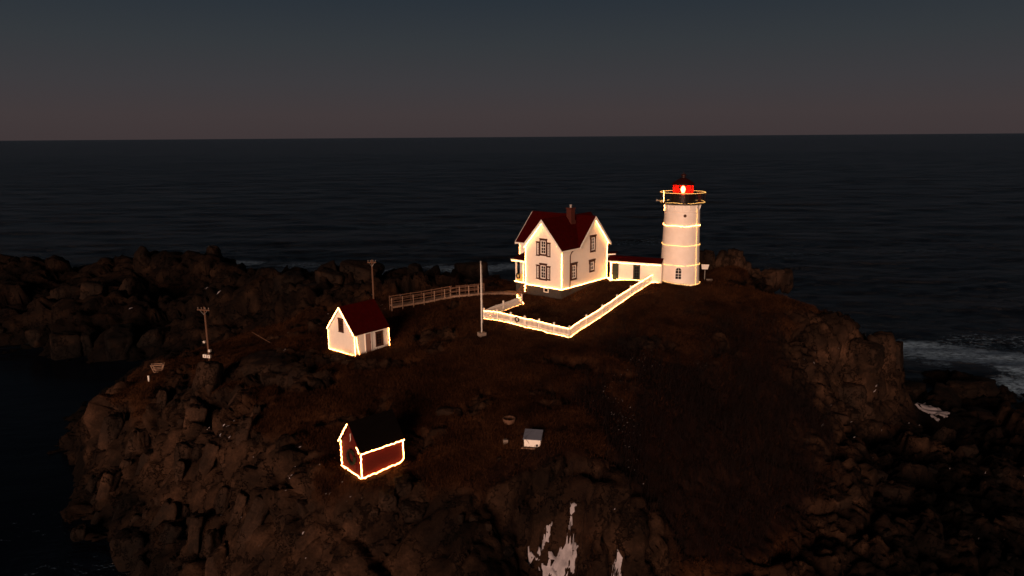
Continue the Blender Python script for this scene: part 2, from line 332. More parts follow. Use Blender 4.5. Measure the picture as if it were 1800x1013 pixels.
# ------------------------------------------------------------------ island terrain
CTRL = np.array([(18.8,77.4,15.5),(16.7,80,15.7),(5.2,62.1,14),(-2.8,68.3,14.2),(1,73.3,14.5),(5.2,73.6,14.85),(10.9,80.6,15.7),(13.9,80.3,15.8),(5.1,68.7,14.45),(-2.9,63.8,13.8),(-7,82.4,13.3),(-14.3,80.6,12.2),(-14.6,63,12),(-18.1,65.7,11.8),(-12.1,65.9,12.1),(-8.9,71,13),(-9.9,58.4,12.3),(-18.4,85.4,11.4),(0,55.8,13.1),(2.6,52.4,12.6),(10.2,61.2,13.9),(7,55.4,13.2),(1.3,43.9,11.6),(-0.3,47.2,12.2),(-4.4,50.2,11.9),(-3.9,44,11.1),(-9.8,42.1,10.3),(-7.5,44.2,10.35),(-11.6,44.2,10.25),(-15.2,50.3,11),(-13,43.5,10.2),(-18.9,55.2,11),(-23.6,61.8,10.7),(-25.8,60.5,10.1),(-30.6,68.3,9.6),(-34.1,67,9),(-36,67.1,8.5),(-23.8,67.5,11.6),(-39.8,63.6,6.5),(-38.2,65.4,7.8),(-41.8,62.2,-.8),(-40.5,53.8,-1),(-35.6,52.9,-0.5),(-28.5,54.6,6.3),(-30.2,51.6,2.8),(-20.7,46.6,5.6),(-20,42.3,3.6),(-28.2,47.8,0),(-16.4,44.3,9),(-19.8,50.8,9.9),(-25.8,56.8,9.4),(-25.6,53.7,8.2),(-12.4,40.8,8.8),(-11.7,37.8,6.6),(-7.3,40.4,9),(-6.8,37.1,7),(-6,41.8,10.2),(-1.9,39.6,9.4),(-1.4,36.5,7.4),(0.2,38.5,6),(2.4,40.3,6.6),(2.4,39.4,5.2),(2.1,40.8,9),(5.7,40.9,8.6),(6.3,39.4,5.4),(3.5,41.6,10.4),(7.8,45.3,10.4),(11,52,12),(9.4,43,7.4),(10.8,40.5,4.6),(15.3,51,10),(20,59.2,11.8),(23.2,69.7,13.7),(22.3,77,15.1),(17.4,50.2,8),(16.2,46,5.6),(14.8,41.5,3.9),(25.4,59.8,8.9),(28.1,67.2,12),(31.5,77.5,13.6),(23.5,54.3,6),(21.3,48.4,4.2),(19.2,42.9,2.9),(35.4,70.4,11),(39.5,73.8,9.5),(41.6,72.8,8.2),(46.4,78.4,1.6),(34.9,68.1,4.4),(37.3,65.5,2.4),(48.3,75.3,1.4),(58.3,87.1,0.9),(59.3,77.9,0.3),(43.6,62.8,1.8),(49,63.4,1.5),(34.3,56,2.5),(34.2,48,2),(36.1,45.1,1.5),(27.2,47.1,2.6),(30.2,58,4.2),(21.1,77.6,15.3),(28.7,80.9,14.9),(-26.7,92.2,10.6),(-30.3,109,12.2),(-21.2,103.2,11.3),(-11.3,98.1,11.6),(-5.9,102.6,11.3),(0,91,13),(-18.6,113.1,10.4),(-2.7,110.6,10.4),(-34.8,97.2,7),(-43.8,101,5.2),(-30,79.2,8.2),(-44.8,93.4,4),(-56.2,103,1.2),(-65.7,104.1,0),(-76.4,104.4,0),(-71.5,107.5,4.6),(-65.3,109.1,4.6),(-79.6,110,4),(-58.6,106.4,3.4),(-88.7,134.8,4.5),(-62.5,126.1,4),(-76.2,132.5,6),(-44.9,118.9,8.5),(-40.1,116.5,10.4),(-48.1,124.9,7.2),(-68.1,139.2,9.8),(-58.8,133.3,9.6),(-82,143.6,8.6),(-94.1,144.1,8),(-103.1,143.7,8.5),(-122.4,143,9),(-99.9,114.4,3),(-91.9,103.7,-1.5),(-59.3,92.5,-3),(-54.5,74.6,-3),(-42.1,75.3,6.5),
 (-15,31,-3),(0,29,-3),(12,31,-2),(-30,38,-4),(25,32,-2),(45,36,-2),(-2,125,-3),(15,106,-4),(-18,128,-3),(20,96,8),(10,92,13),(28,96,5),(34,103,-4),(42,92,-2),(52,96,-3),(72,96,-3),(76,75,-3),(-36,130,-2),(-60,154,-3),(-90,160,-3),(-125,160,-3),(-140,120,-3),(-110,90,-5),(-80,70,-5),(-60,50,-5),(68,55,-1),(62,42,-2),(36,84,5),(40,80,6),(-2,78,14.4),(4,84,15),(14,86,15),(24,84,15.2),(26.6,89,15.0),(30.5,88,14.4),(40.9,67.6,2.4),(42.2,66,1.8),(43,70.5,1.7),(45.4,73.8,1.6),(47,76,1.5),(44,72,1.7),(48,73,1.4),(-54,136,6.3),(-53,145,1.5),(-46,132,6.0)], float)
def kern(r2): return np.sqrt(r2 + 4.0)
A = kern(((CTRL[:, None, :2] - CTRL[None, :, :2]) ** 2).sum(2))
n_c = len(CTRL)
Q = np.c_[np.ones(n_c), CTRL[:, :2] / 50]
big = np.block([[A - 0.06 * np.eye(n_c), Q], [Q.T, np.zeros((3, 3))]])
wts = np.linalg.solve(big, np.r_[CTRL[:, 2], 0, 0, 0])
def base_h(xy):
    out_ = np.empty(len(xy))
    for i in range(0, len(xy), 20000):
        p = xy[i:i + 20000]
        out_[i:i + 20000] = kern(((p[:, None] - CTRL[None, :, :2]) ** 2).sum(2)) @ wts[:n_c] + np.c_[np.ones(len(p)), p / 50] @ wts[n_c:]
    return out_
gx = np.r_[np.arange(-135, -60, .7), np.arange(-60, -36, .4), np.arange(-36, 44, .22), np.arange(44, 82, .4)]
gy = np.r_[np.arange(26, 72, .2), np.arange(72, 100, .3), np.arange(100, 165, .55)]
NX, NY = len(gx), len(gy)
X, Y = np.meshgrid(gx, gy); XY = np.c_[X.ravel(), Y.ravel()]
Z = base_h(XY)
ZG = Z.reshape(NY, NX)
dzy = np.gradient(ZG, gy, axis=0).ravel(); dzx = np.gradient(ZG, gx, axis=1).ravel()
slope = np.hypot(dzx, dzy)
def ell(cx, cy, rx, ry, ang=0):
    c, s_ = math.cos(ang), math.sin(ang); dx = XY[:, 0] - cx; dy = XY[:, 1] - cy
    return np.sqrt(((dx * c + dy * s_) / rx) ** 2 + ((-dx * s_ + dy * c) / ry) ** 2)
wob = fbm(np.c_[XY * 0.35, Z * 0.3], 4, 3)
rock = sstep(0.62, 0.95, slope + (wob - 0.5) * 0.9)
for e in [(-9, 37.5, 11, 3.6), (-18, 45, 5, 4), (-27, 54, 6, 6), (-30.5, 59, 4, 5), (-21.5, 62.3, 3.6, 4.2), (-17.6, 57.3, 2.8, 1.6), (-24, 64, 3, 3), (37, 71.5, 7, 4), (31, 81, 6, 4), (36, 52, 15, 12), (50, 76, 15, 10), (-7, 41, 1.6, 1.6), (2.4, 51.9, 1.2, 0.8), (12, 61, 3, 1.2), (-28, 100, 26, 13), (-70, 120, 60, 40), (-8, 106, 20, 8), (-16, 62, 2.2, 0.9)]:
    rock = np.maximum(rock, 1 - sstep(0.8, 1.15, ell(*e) + (wob - 0.5) * 0.8))
rock = np.maximum(rock, 1 - sstep(2.6, 4.2, Z + (wob - .5) * 2))
spots = fbm(np.c_[XY * .30, Z * 0], 5, 207)
rock = np.maximum(rock, .85 * sstep(.60, .68, spots))
brush_zone = (1 - sstep(0.6, 1.25, ell(16, 50, 11.5, 12.5) + (fbm(np.c_[XY * .22, Z * 0], 4, 77) - .5) * 1.6)) * sstep(3.2, 5.0, Z)
rock = rock * (1 - 0.85 * brush_zone)
heath = np.maximum(sstep(.15, .7, brush_zone), .8 * (1 - sstep(0.6, 1.1, ell(3, 41.6, 7, 2.8) + (wob - .5))))
heath = np.maximum(heath, .7 * (1 - sstep(0.6, 1.15, ell(25, 64, 8, 9) + (wob - .5) * 1.5)))
for e in [(5, 70, 9, 12), (11, 71, 7.5, 8), (14, 76, 6, 6), (14, 80, 8, 5), (-1, 74, 6, 6), (-15, 65.5, 3.2, 3.0), (-9, 43.8, 2.0, 1.9), (19, 80, 5, 5), (-3, 63.8, 1.2, 1.2)]:
    rock = rock * sstep(0.75, 1.05, ell(*e))
N0 = np.c_[-dzx, -dzy, np.ones(len(Z))]; N0 /= np.linalg.norm(N0, axis=1)[:, None]
P = np.c_[XY, Z]
yard = np.ones(len(Z))
for e in [(-9.3, 43.8, 2.6, 2.6), (-15, 65.5, 3.6, 3.6), (4, 76, 9, 9), (19, 80, 5, 5)]:
    yard = np.minimum(yard, .25 + .75 * sstep(0.8, 1.3, ell(*e)))
P[:, 2] += (fbm(P * 0.6, 4, 11) - 0.5) * 0.45 * (1 - rock) * yard + (fbm(P * 2.5, 2, 12) - .5) * .10
# flat, tended ground where the buildings stand
act = rock > 0.03
Pa = P[act]
def tilt(Pp, sx_, sy_, sz_, lean):
    return np.c_[(Pp[:, 0] + lean * Pp[:, 2]) * sx_, (Pp[:, 1] - 0.25 * Pp[:, 2]) * sy_, Pp[:, 2] * sz_]
warp = np.c_[fbm(Pa * 0.5, 3, 31), fbm(Pa * 0.5, 3, 37), fbm(Pa * 0.5, 3, 41)] - 0.5
dsp = np.zeros(len(Pa))
front = 1 - sstep(.8, 1.25, np.sqrt(((Pa[:, 0] + 8) / 11) ** 2 + ((Pa[:, 1] - 37.5) / 5) ** 2))
far = sstep(86, 92, Pa[:, 1])
for zone, octs in ((1 - np.maximum(front, far), ((3.4, 1.3, 1.0, 51), (1.5, 0.5, 0.5, 61), (0.65, 0.14, 0.18, 71))), (far, ((8.5, 2.6, 1.5, 52), (3.6, 1.0, .7, 62), (1.5, .3, .3, 72))), (front, ((4.2, .55, .55, 53), (1.9, .16, .22, 63)))):
    on = zone > .001; Pz = Pa[on]; acc = np.zeros(on.sum())
    for (size, amp, gr, sd_) in octs:
        f1, f2, hh, ft = worley(tilt(Pz + warp[on] * size * 0.45, 1 / size, 1 / size, 0.42 / size, -0.35), sd_, True)
        acc += (hh - 0.5) * amp - gr * (1 - sstep(0.0, 0.12, f2 - f1)) + ft * amp * 0.75
    dsp[on] += acc * zone[on]
dsp += (fbm(Pa * 1.6, 5, 81) - 0.5) * 0.35
dsp *= .12 + .88 * sstep(.7, 1.3, np.sqrt(((Pa[:, 0] - 46) / 3.6) ** 2 + ((Pa[:, 1] - 74.3) / 4.2) ** 2))
P[act] += N0[act] * (dsp * (rock[act] ** 0.7))[:, None]
VI = np.arange(NX * NY).reshape(NY, NX)
quads = np.stack([VI[:-1, :-1], VI[:-1, 1:], VI[1:, 1:], VI[1:, :-1]], -1).reshape(-1, 4)
keep = (P[quads][:, :, 2].max(1) > -2.2)
quads = quads[keep]
used = np.unique(quads); remap = np.full(NX * NY, -1); remap[used] = np.arange(len(used))
TV = P[used]; TR = rock[used]; TQ = remap[quads]
def mesh_np(name, V, F, m, smooth=True):
    me = bpy.data.meshes.new(name)
    k = F.shape[1]
    me.vertices.add(len(V)); me.vertices.foreach_set('co', V.astype(np.float32).ravel())
    me.loops.add(F.size); me.loops.foreach_set('vertex_index', F.astype(np.int32).ravel())
    me.polygons.add(len(F)); me.polygons.foreach_set('loop_start', np.arange(0, F.size, k, dtype=np.int32))
    me.polygons.foreach_set('use_smooth', np.full(len(F), smooth))
    me.update(calc_edges=True); me.materials.append(m)
    o = bpy.data.objects.new(name, me); col.objects.link(o); return o
island = mesh_np('island_ground', TV, TQ, M['terrain'])
at = island.data.attributes.new('rock', 'FLOAT', 'POINT'); at.data.foreach_set('value', TR.astype(np.float32))
adk = island.data.attributes.new('ridge_shade', 'FLOAT', 'POINT'); adk.data.foreach_set('value', sstep(84, 96, TV[:, 1] - .25 * np.clip(TV[:, 0], -40, 10)).astype(np.float32))  # painted shade, growing towards the far ridge
ah = island.data.attributes.new('heath', 'FLOAT', 'POINT'); ah.data.foreach_set('value', heath[used].astype(np.float32))
tag(island, 'rocky island with brown turf and granite cliffs', kind='structure')
bvh = BVHTree.FromPolygons(TV.tolist(), TQ.tolist())
def gz(x, y):
    h = bvh.ray_cast(Vector((x, y, 60)), Vector((0, 0, -1)))
    return h[0].z if h[0] else 0.0
def gzmin(x, y, r):
    return min(gz(x + dx, y + dy) for dx in (-r, 0, r) for dy in (-r, 0, r))

# ------------------------------------------------------------------ sea
sx_ = np.r_[-np.geomspace(161, 1500, 150)[::-1], np.arange(-160, 160, .8), np.geomspace(161, 1500, 150)]
sx_ = np.r_[-np.geomspace(1520, 90000, 30)[::-1], sx_, np.geomspace(1520, 90000, 30)]
sy_ = np.r_[-np.geomspace(30, 20000, 25)[::-1], np.arange(-20, 20, 4), np.arange(20, 220, .7), np.geomspace(221, 1500, 400), np.geomspace(1505, 120000, 60)]
SXg, SYg = np.meshgrid(sx_, sy_); S = np.c_[SXg.ravel(), SYg.ravel()]
zz = np.zeros(len(S)); GXs, GYs = np.meshgrid(np.gradient(sx_), np.gradient(sy_)); spc = np.maximum(GXs * .35, GYs).ravel()
for lam, amp, ang in ((31, .22, 1.50), (19, .16, 1.75), (12, .11, 1.32), (7.5, .07, 1.62), (4.6, .05, 1.9), (3.6, .04, 1.2)):
    k = 2 * math.pi / lam
    ph = 3 * fbm(np.c_[S / (lam * 2.5), np.zeros(len(S))], 2, int(lam * 10))
    c_ = np.cos(k * (S[:, 0] * math.cos(ang) + S[:, 1] * math.sin(ang)) + ph * 3 + lam)
    zz += amp * c_ * (1 - sstep(lam / 6, lam / 3, spc))
shel = 1 - sstep(.75, 1.2, np.sqrt(((S[:, 0] + 75) / 50) ** 2 + ((S[:, 1] - 68) / 40) ** 2))   # the channel lies in the lee of the rocks
zz *= 1 - .9 * shel
sq = np.arange(len(S)).reshape(len(sy_), len(sx_))
SQ = np.stack([sq[:-1, :-1], sq[:-1, 1:], sq[1:, 1:], sq[1:, :-1]], -1).reshape(-1, 4)
ms = bpy.data.materials.new('dusk_sea'); ms.use_nodes = True
t = ms.node_tree; b = t.nodes['Principled BSDF']
b.inputs['Base Color'].default_value = (0.0018, 0.0036, 0.0075, 1); b.inputs['Roughness'].default_value = 0.26; b.inputs['IOR'].default_value = 1.33; b.inputs['Specular IOR Level'].default_value = 0.4
gm = t.nodes.new('ShaderNodeNewGeometry')
def nz(scale, det, rot=0.0, rgh=0.6):
    mp = t.nodes.new('ShaderNodeMapping'); mp.inputs['Scale'].default_value = scale; mp.inputs['Rotation'].default_value = (0, 0, rot)
    n = t.nodes.new('ShaderNodeTexNoise'); n.inputs['Scale'].default_value = 1; n.inputs['Detail'].default_value = det; n.inputs['Roughness'].default_value = rgh
    t.links.new(gm.outputs['Position'], mp.inputs[0]); t.links.new(mp.outputs[0], n.inputs['Vector']); return n.outputs['Fac']
def bump(h, dist, prev=None, strength=1.0):
    bpn = t.nodes.new('ShaderNodeBump'); bpn.inputs['Strength'].default_value = strength; bpn.inputs['Distance'].default_value = dist
    t.links.new(h, bpn.inputs['Height'])
    if prev: t.links.new(prev, bpn.inputs['Normal'])
    return bpn.outputs[0]
nb = bump(nz((0.012, 0.035, 1), 7, 0.12), 9.0)
nb = bump(nz((0.075, 0.16, 1), 7, 0.05), 2.6, nb)
nb = bump(nz((0.33, 0.62, 1), 7, -0.2), 0.5, nb)
ca = t.nodes.new('ShaderNodeAttribute'); ca.attribute_name = 'shelter'
ro = t.nodes.new('ShaderNodeMapRange'); ro.inputs[3].default_value = 0.26; ro.inputs[3].default_value = 0.4; ro.inputs[4].default_value = 0.08; t.links.new(ca.outputs['Fac'], ro.inputs[0]); t.links.new(ro.outputs[0], b.inputs['Specular IOR Level'])
for bn in [n for n in t.nodes if n.type == 'BUMP']:
    mrs = t.nodes.new('ShaderNodeMapRange'); mrs.inputs[3].default_value = 1.0; mrs.inputs[4].default_value = 0.06; t.links.new(ca.outputs['Fac'], mrs.inputs[0]); t.links.new(mrs.outputs[0], bn.inputs['Strength'])
t.links.new(nb, b.inputs['Normal'])
fo = t.nodes.new('ShaderNodeAttribute'); fo.attribute_name = 'foam'
fn = nz((0.9, 1.7, 1), 10, 0.3, 0.82)
sm = t.nodes.new('ShaderNodeMath'); sm.operation = 'MULTIPLY_ADD'; sm.inputs[1].default_value = 2.6; t.links.new(fn, sm.inputs[0]); t.links.new(fo.outputs['Fac'], sm.inputs[2])
fr_ = t.nodes.new('ShaderNodeMapRange'); fr_.inputs[1].default_value = 1.82; fr_.inputs[2].default_value = 2.5; t.links.new(sm.outputs[0], fr_.inputs[0])
df = t.nodes.new('ShaderNodeBsdfDiffuse'); df.inputs[0].default_value = (0.30, 0.50, 0.72, 1)
mxs = t.nodes.new('ShaderNodeMixShader'); t.links.new(fr_.outputs[0], mxs.inputs[0]); t.links.new(b.outputs[0], mxs.inputs[1]); t.links.new(df.outputs[0], mxs.inputs[2])
t.links.new(mxs.outputs[0], [n for n in t.nodes if n.type == 'OUTPUT_MATERIAL'][0].inputs[0])
sea = mesh_np('sea', np.c_[S, zz], SQ, ms)
tag(sea, 'dark open sea with white foam round the rocks', kind='structure')
foam = np.zeros(len(S)); fw = fbm(np.c_[S * 0.09, np.zeros(len(S))], 4, 5)
def fell(cx, cy, rx, ry, ang, pw):
    c, s_ = math.cos(ang), math.sin(ang); dx = S[:, 0] - cx; dy = S[:, 1] - cy
    d = np.sqrt(((dx * c + dy * s_) / rx) ** 2 + ((-dx * s_ + dy * c) / ry) ** 2) + (fw - .5) * 1.4
    return pw * (1 - sstep(0.35, 1.1, d))
for e in [(60, 105, 10, 6, -.3, .85), (67, 100, 10, 7, -.5, .85), (71, 92, 9, 7, -0.9, .85), (66, 86, 7, 5, -0.9, .8), (59, 98, 4, 8, .2, .6), (80, 104, 14, 8, -.4, .5), (-40, 54, 9, 4, 0.2, .28), (-34, 47, 7, 4, 0.3, .36), (-74, 184, 12, 8, 0.0, .72), (-54, 178, 6, 5, 0.2, .6), (-8, 172, 20, 12, 0.1, .8), (6, 160, 8, 12, 0.2, .85), (-30, 168, 6, 6, 0, .5), (-100, 172, 22, 6, 0, .6), (40, 215, 40, 8, .05, .45), (-20, 260, 50, 9, -.03, .42), (85, 190, 50, 7, .1, .4), (20, 340, 70, 8, 0, .36)]:
    foam = np.maximum(foam, fell(*e))
at = sea.data.attributes.new('shelter', 'FLOAT', 'POINT'); at.data.foreach_set('value', shel.astype(np.float32))
at = sea.data.attributes.new('foam', 'FLOAT', 'POINT'); at.data.foreach_set('value', foam.astype(np.float32))

# ------------------------------------------------------------------ rocks set in the ground (parts of the island)
def rock_mesh(seed, npl=12, p=13, flat=1.0):
    r_ = np.random.default_rng(seed)
    bmm = bmesh.new(); bmesh.ops.create_icosphere(bmm, subdivisions=4, radius=1)
    D = np.array([v.co[:] for v in bmm.verts])
    n = r_.normal(size=(npl, 3)); n /= np.linalg.norm(n, axis=1)[:, None]
    n = np.r_[n, [[0, 0, 1], [0, 0, -1], [1, 0, 0], [-1, 0, 0], [0, 1, 0], [0, -1, 0]]]
    d = np.r_[r_.uniform(.72, 1.0, npl), r_.uniform(.7, .95, 6)]
    q = np.clip(D @ n.T, 0, None) / d
    r = ((q ** p).sum(1)) ** (-1 / p)
    V = D * r[:, None]
    V *= (1 + (fbm(V * 2.2 + seed, 4, seed) - 0.5) * 0.14)[:, None]
    f1, f2, hh = worley(V * 1.5 + seed * 3.1, seed)
    V *= (1 - 0.10 * (1 - sstep(0, .10, f2 - f1)))[:, None]
    for v, c in zip(bmm.verts, V): v.co = c
    me = bpy.data.meshes.new('rock'); bmm.to_mesh(me); bmm.free(); me.shade_smooth(); me.materials.append(M['rock'])
    return me
RMD = []
RM = [rock_mesh(100 + i, 7 + i % 5, 18 + 6 * (i % 6)) for i in range(12)]
for me_ in RM:
    c = me_.copy(); c.materials[0] = M['rock_shaded']; RMD.append(c)  # copies with painted shade for the far rocks
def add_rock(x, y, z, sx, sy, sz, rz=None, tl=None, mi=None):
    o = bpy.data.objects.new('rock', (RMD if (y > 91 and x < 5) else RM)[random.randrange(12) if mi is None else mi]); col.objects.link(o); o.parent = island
    o.location = (x, y, z); o.scale = (sx, sy, sz)
    a_, b_ = tl if tl else (random.uniform(-.35, .35), random.uniform(-.35, .35))
    o.rotation_euler = (a_, b_, random.uniform(0, 6.28) if rz is None else rz)
    return o
# named outcrops: x, y, sink, half sizes
OUT = [(-22.5, 62.6, .2, 2.6, 2.0, 1.5), (-20.2, 61.0, .3, 1.5, 1.4, 1.3), (-18.6, 58.6, .3, 1.2, 1.0, 1.1), (-17.2, 57.6, .2, .9, .9, .9), (-20.0, 58.9, .3, 1.0, .9, 1.0), (-21.5, 59.6, .3, 1.1, .9, 1.0), (-23.9, 65.2, .4, 3.0, 2.2, 1.2), (-15.9, 62.0, .15, .8, .55, .6), (-14.9, 61.3, .15, .6, .5, .5), (-17.3, 62.6, .1, .4, .35, .4),
       (11.3, 60.7, .3, 1.4, .8, .8), (12.9, 61.5, .3, .9, .6, .8), (9.9, 61.0, .2, .5, .4, .4), (12.2, 60.0, .2, .7, .6, .6), (14.0, 60.8, .2, .35, .3, .3), (2.3, 51.8, .15, .55, .5, .55), (1.5, 51.6, .1, .4, .35, .3), (3.2, 52.1, .1, .3, .3, .25),
       (-7.0, 41.6, .25, .8, .65, .75), (-7.9, 41.0, .3, .8, .7, .7), (-6.2, 40.6, .3, 1.0, .7, .8), (-4.8, 50.0, .2, 1.2, .6, .4), (-13.6, 42.5, .2, .8, .7, .6),
       (31.5, 85.5, .4, .9, .8, .8), (30.2, 84.6, .3, .6, .6, .6),
       (38.9, 71.8, 2.3, 2.0, 1.6, 2.8), (36.8, 70.4, 1.2, 1.9, 1.6, 2.4), (34.6, 69.4, 1.0, 2.0, 1.5, 2.0), (41.0, 73.2, 2.2, 1.5, 1.4, 2.6), (33.6, 67.8, .6, 1.4, 1.2, 1.2), (36.4, 67.9, .8, 1.7, 1.3, 1.5), (32.0, 65.4, .4, 1.2, 1.0, .8), (37.0, 76.5, .6, 2, 1.6, 1.6),
       (-6.0, 103.5, .5, 3.2, 2.2, 2.8), (-2.9, 104.5, .5, 2.0, 1.6, 1.9), (-10.5, 104.5, .8, 3.4, 2.2, 1.8), (-29, 98, 1.0, 3.4, 2.6, 2.6), (-25.5, 99, 1.0, 2.5, 2.2, 2.0), (-22, 101.5, 1.0, 3.6, 2.4, 2.2), (-33, 104, 1.0, 3.6, 2.6, 2.6),
       (-67.5, 102.5, 1.0, 2.6, 2.2, 3.0), (-64.5, 103.5, 1.0, 1.8, 1.6, 2.4), (-59.5, 102.8, .8, 4.4, 2.6, 3.0), (-54, 103.0, .5, 2.4, 2.0, 1.6), (-72, 104, .6, 1.8, 1.6, 1.6), (-77, 104.5, .6, 2.0, 1.6, 1.8),
       (52, 80, .2, 4.5, 2.0, 1.0), (57, 82.5, .3, 3.4, 1.8, 1.1), (62, 80, .2, 3.4, 1.6, .8), (49, 84, .3, 3.0, 1.8, 1.3), (60.5, 87, .5, 2.4, 1.2, .9), (54, 76, .2, 3, 1.6, .9)]
for x, y, zt, a_, b_, c_ in [(24.2, 90.5, 17.3, 1.5, 1.3, 2.4), (25.6, 90.2, 17.6, 1.1, 1.3, 3.0), (26.7, 89.9, 17.2, .8, 1.1, 2.8), (27.6, 89.5, 17.0, .7, 1.1, 2.8), (28.4, 89.2, 17.6, .75, 1.1, 3.3), (29.3, 88.9, 17.1, .7, 1.0, 2.9), (30.1, 88.7, 16.3, .8, 1.1, 2.4), (25.2, 88.8, 15.9, 1.0, .9, 1.3), (27.6, 88.0, 15.6, .9, .8, 1.2), (22.3, 91.5, 16.6, 1.6, 1.2, 1.8), (30.9, 88.2, 15.2, .9, .9, 1.5), (33.2, 88.4, 15.3, 1.6, 1.3, 1.7), (34.8, 87.6, 15.2, .95, 1.0, 1.8), (32.3, 87.2, 14.4, .8, .7, .9)]:
    add_rock(x, y, zt - c_ * .85, a_, b_, c_, tl=(random.uniform(-.12, .12), random.uniform(-.15, .15)))
for x, y, s_, a_, b_, c_ in OUT:
    add_rock(x, y, gz(x, y) + c_ * 0.35 - s_, a_, b_, c_, tl=(random.uniform(-.2, .2), random.uniform(-.2, .2)))
# blocks of the cliff faces and boulders of the shore, sampled where the ground is bare rock
cand = [(45.4, 73.0, 8.0), (2.5, 39.6, 2.6), (6.5, 39.4, 1.6)]
def sample(n, xr, yr, zr, smin, smax, stretch, slab=False):
    got = 0; tries = 0
    while got < n and tries < 4000:
        tries += 1
        i = random.randrange(len(TV)); x, y, z = TV[i]
        if not (xr[0] < x < xr[1] and yr[0] < y < yr[1] and zr[0] < z < zr[1] and TR[i] > 0.75): continue
        s_ = random.uniform(smin, smax) * (0.6 + 0.4 * random.random())
        if any((x - cx) ** 2 + (y - cy) ** 2 < (0.55 * (s_ + cs)) ** 2 for cx, cy, cs in cand): continue
        cand.append((x, y, s_))
        if slab: add_rock(x, y, z - 0.5 * s_, s_ * random.uniform(.55, .85), s_ * random.uniform(.6, .9), s_ * random.uniform(*stretch), rz=random.uniform(-.5, .3), tl=(random.uniform(-.2, .05), random.uniform(.05, .45)))
        else: add_rock(x, y, z - 0.25 * s_, s_ * random.uniform(.7, 1.2), s_ * random.uniform(.7, 1.1), s_ * random.uniform(*stretch), tl=(random.uniform(-.15, .35), random.uniform(-.45, .1)))
        got += 1
sample(46, (-38, -17), (42, 64), (0, 10), 1.1, 2.2, (1.3, 2.2), slab=True)
sample(34, (-38, -17), (42, 64), (0, 10), .4, .9, (1.0, 1.8), slab=True)
sample(10, (-18, 0), (35, 41), (4, 10), .3, .7, (.7, 1.2))
sample(62, (22, 52), (40, 68), (0.3, 6), .5, 1.5, (.5, .85))
sample(22, (28, 62), (66, 88), (0.3, 11), .7, 1.6, (.6, 1.3))
sample(20, (-52, 2), (92, 118), (2, 13), .8, 2.4, (.7, 1.3))
sample(14, (-110, -50), (98, 145), (0.5, 10), 1.2, 3.2, (.7, 1.3))

# ------------------------------------------------------------------ dry grass and brush
F0 = TV[TQ]
area = np.linalg.norm(np.cross(F0[:, 1] - F0[:, 0], F0[:, 3] - F0[:, 0]), axis=1)
fr = TR[TQ].mean(1); cen = F0.mean(1)
wt = area * np.clip(1 - fr * 1.3, 0, 1) * (1 - .9 * heath[used][TQ].mean(1)) * (cen[:, 2] > 4.5) * (cen[:, 1] < 100) * np.where(cen[:, 1] < 60, 1.5, 0.8)
clump = fbm(cen * 0.9, 4, 91); wt *= sstep(0.25, 0.62, clump) + 0.08
NB = 330000
fi = rng.choice(len(TQ), NB, p=wt / wt.sum()); a_ = rng.random((NB, 1)); b_ = rng.random((NB, 1))
q = F0[fi]; base = (q[:, 0] * (1 - a_) + q[:, 1] * a_) * (1 - b_) + (q[:, 3] * (1 - a_) + q[:, 2] * a_) * b_
def clear_foot(p):
    """keep blades out of the buildings"""
    c, s_ = 0.65222638, 0.75802424; dx = p[:, 0] - 5.29; dy = p[:, 1] - 73.73
    u_ = dx * c + dy * s_; v_ = -dx * s_ + dy * c
    m1 = (u_ > -.05) & (u_ < 8.7) & (v_ > -.05) & (v_ < 8.7)
    m2 = np.hypot(p[:, 0] - 19.33, p[:, 1] - 79.9) < 2.25
    m3 = (np.abs(p[:, 0] + 9.3) < 1.9) & (np.abs(p[:, 1] - 43.9) < 1.9) & (rng.random(len(p)) < .85)
    return ~(m1 | m2 | m3)
base = base[clear_foot(base)]; NB = len(base)
hgt = rng.uniform(.10, .30, NB) * (0.7 + 0.6 * rng.random(NB)); az = rng.uniform(0, 6.283, NB); wd = rng.uniform(.025, .055, NB)
side = np.c_[np.cos(az), np.sin(az), np.zeros(NB)] * wd[:, None] * .5
tip = base + np.c_[rng.normal(.06, .12, NB), rng.normal(0, .12, NB), hgt]
base = base - np.array([0, 0, .03])
GV = np.stack([base - side, base + side, tip], 1).reshape(-1, 3)
grass = mesh_np('dry_grass', GV, np.arange(len(GV)).reshape(-1, 3), M['grass'], smooth=False)
tag(grass, 'short brown winter grass covering the island top', 'grass', kind='stuff')

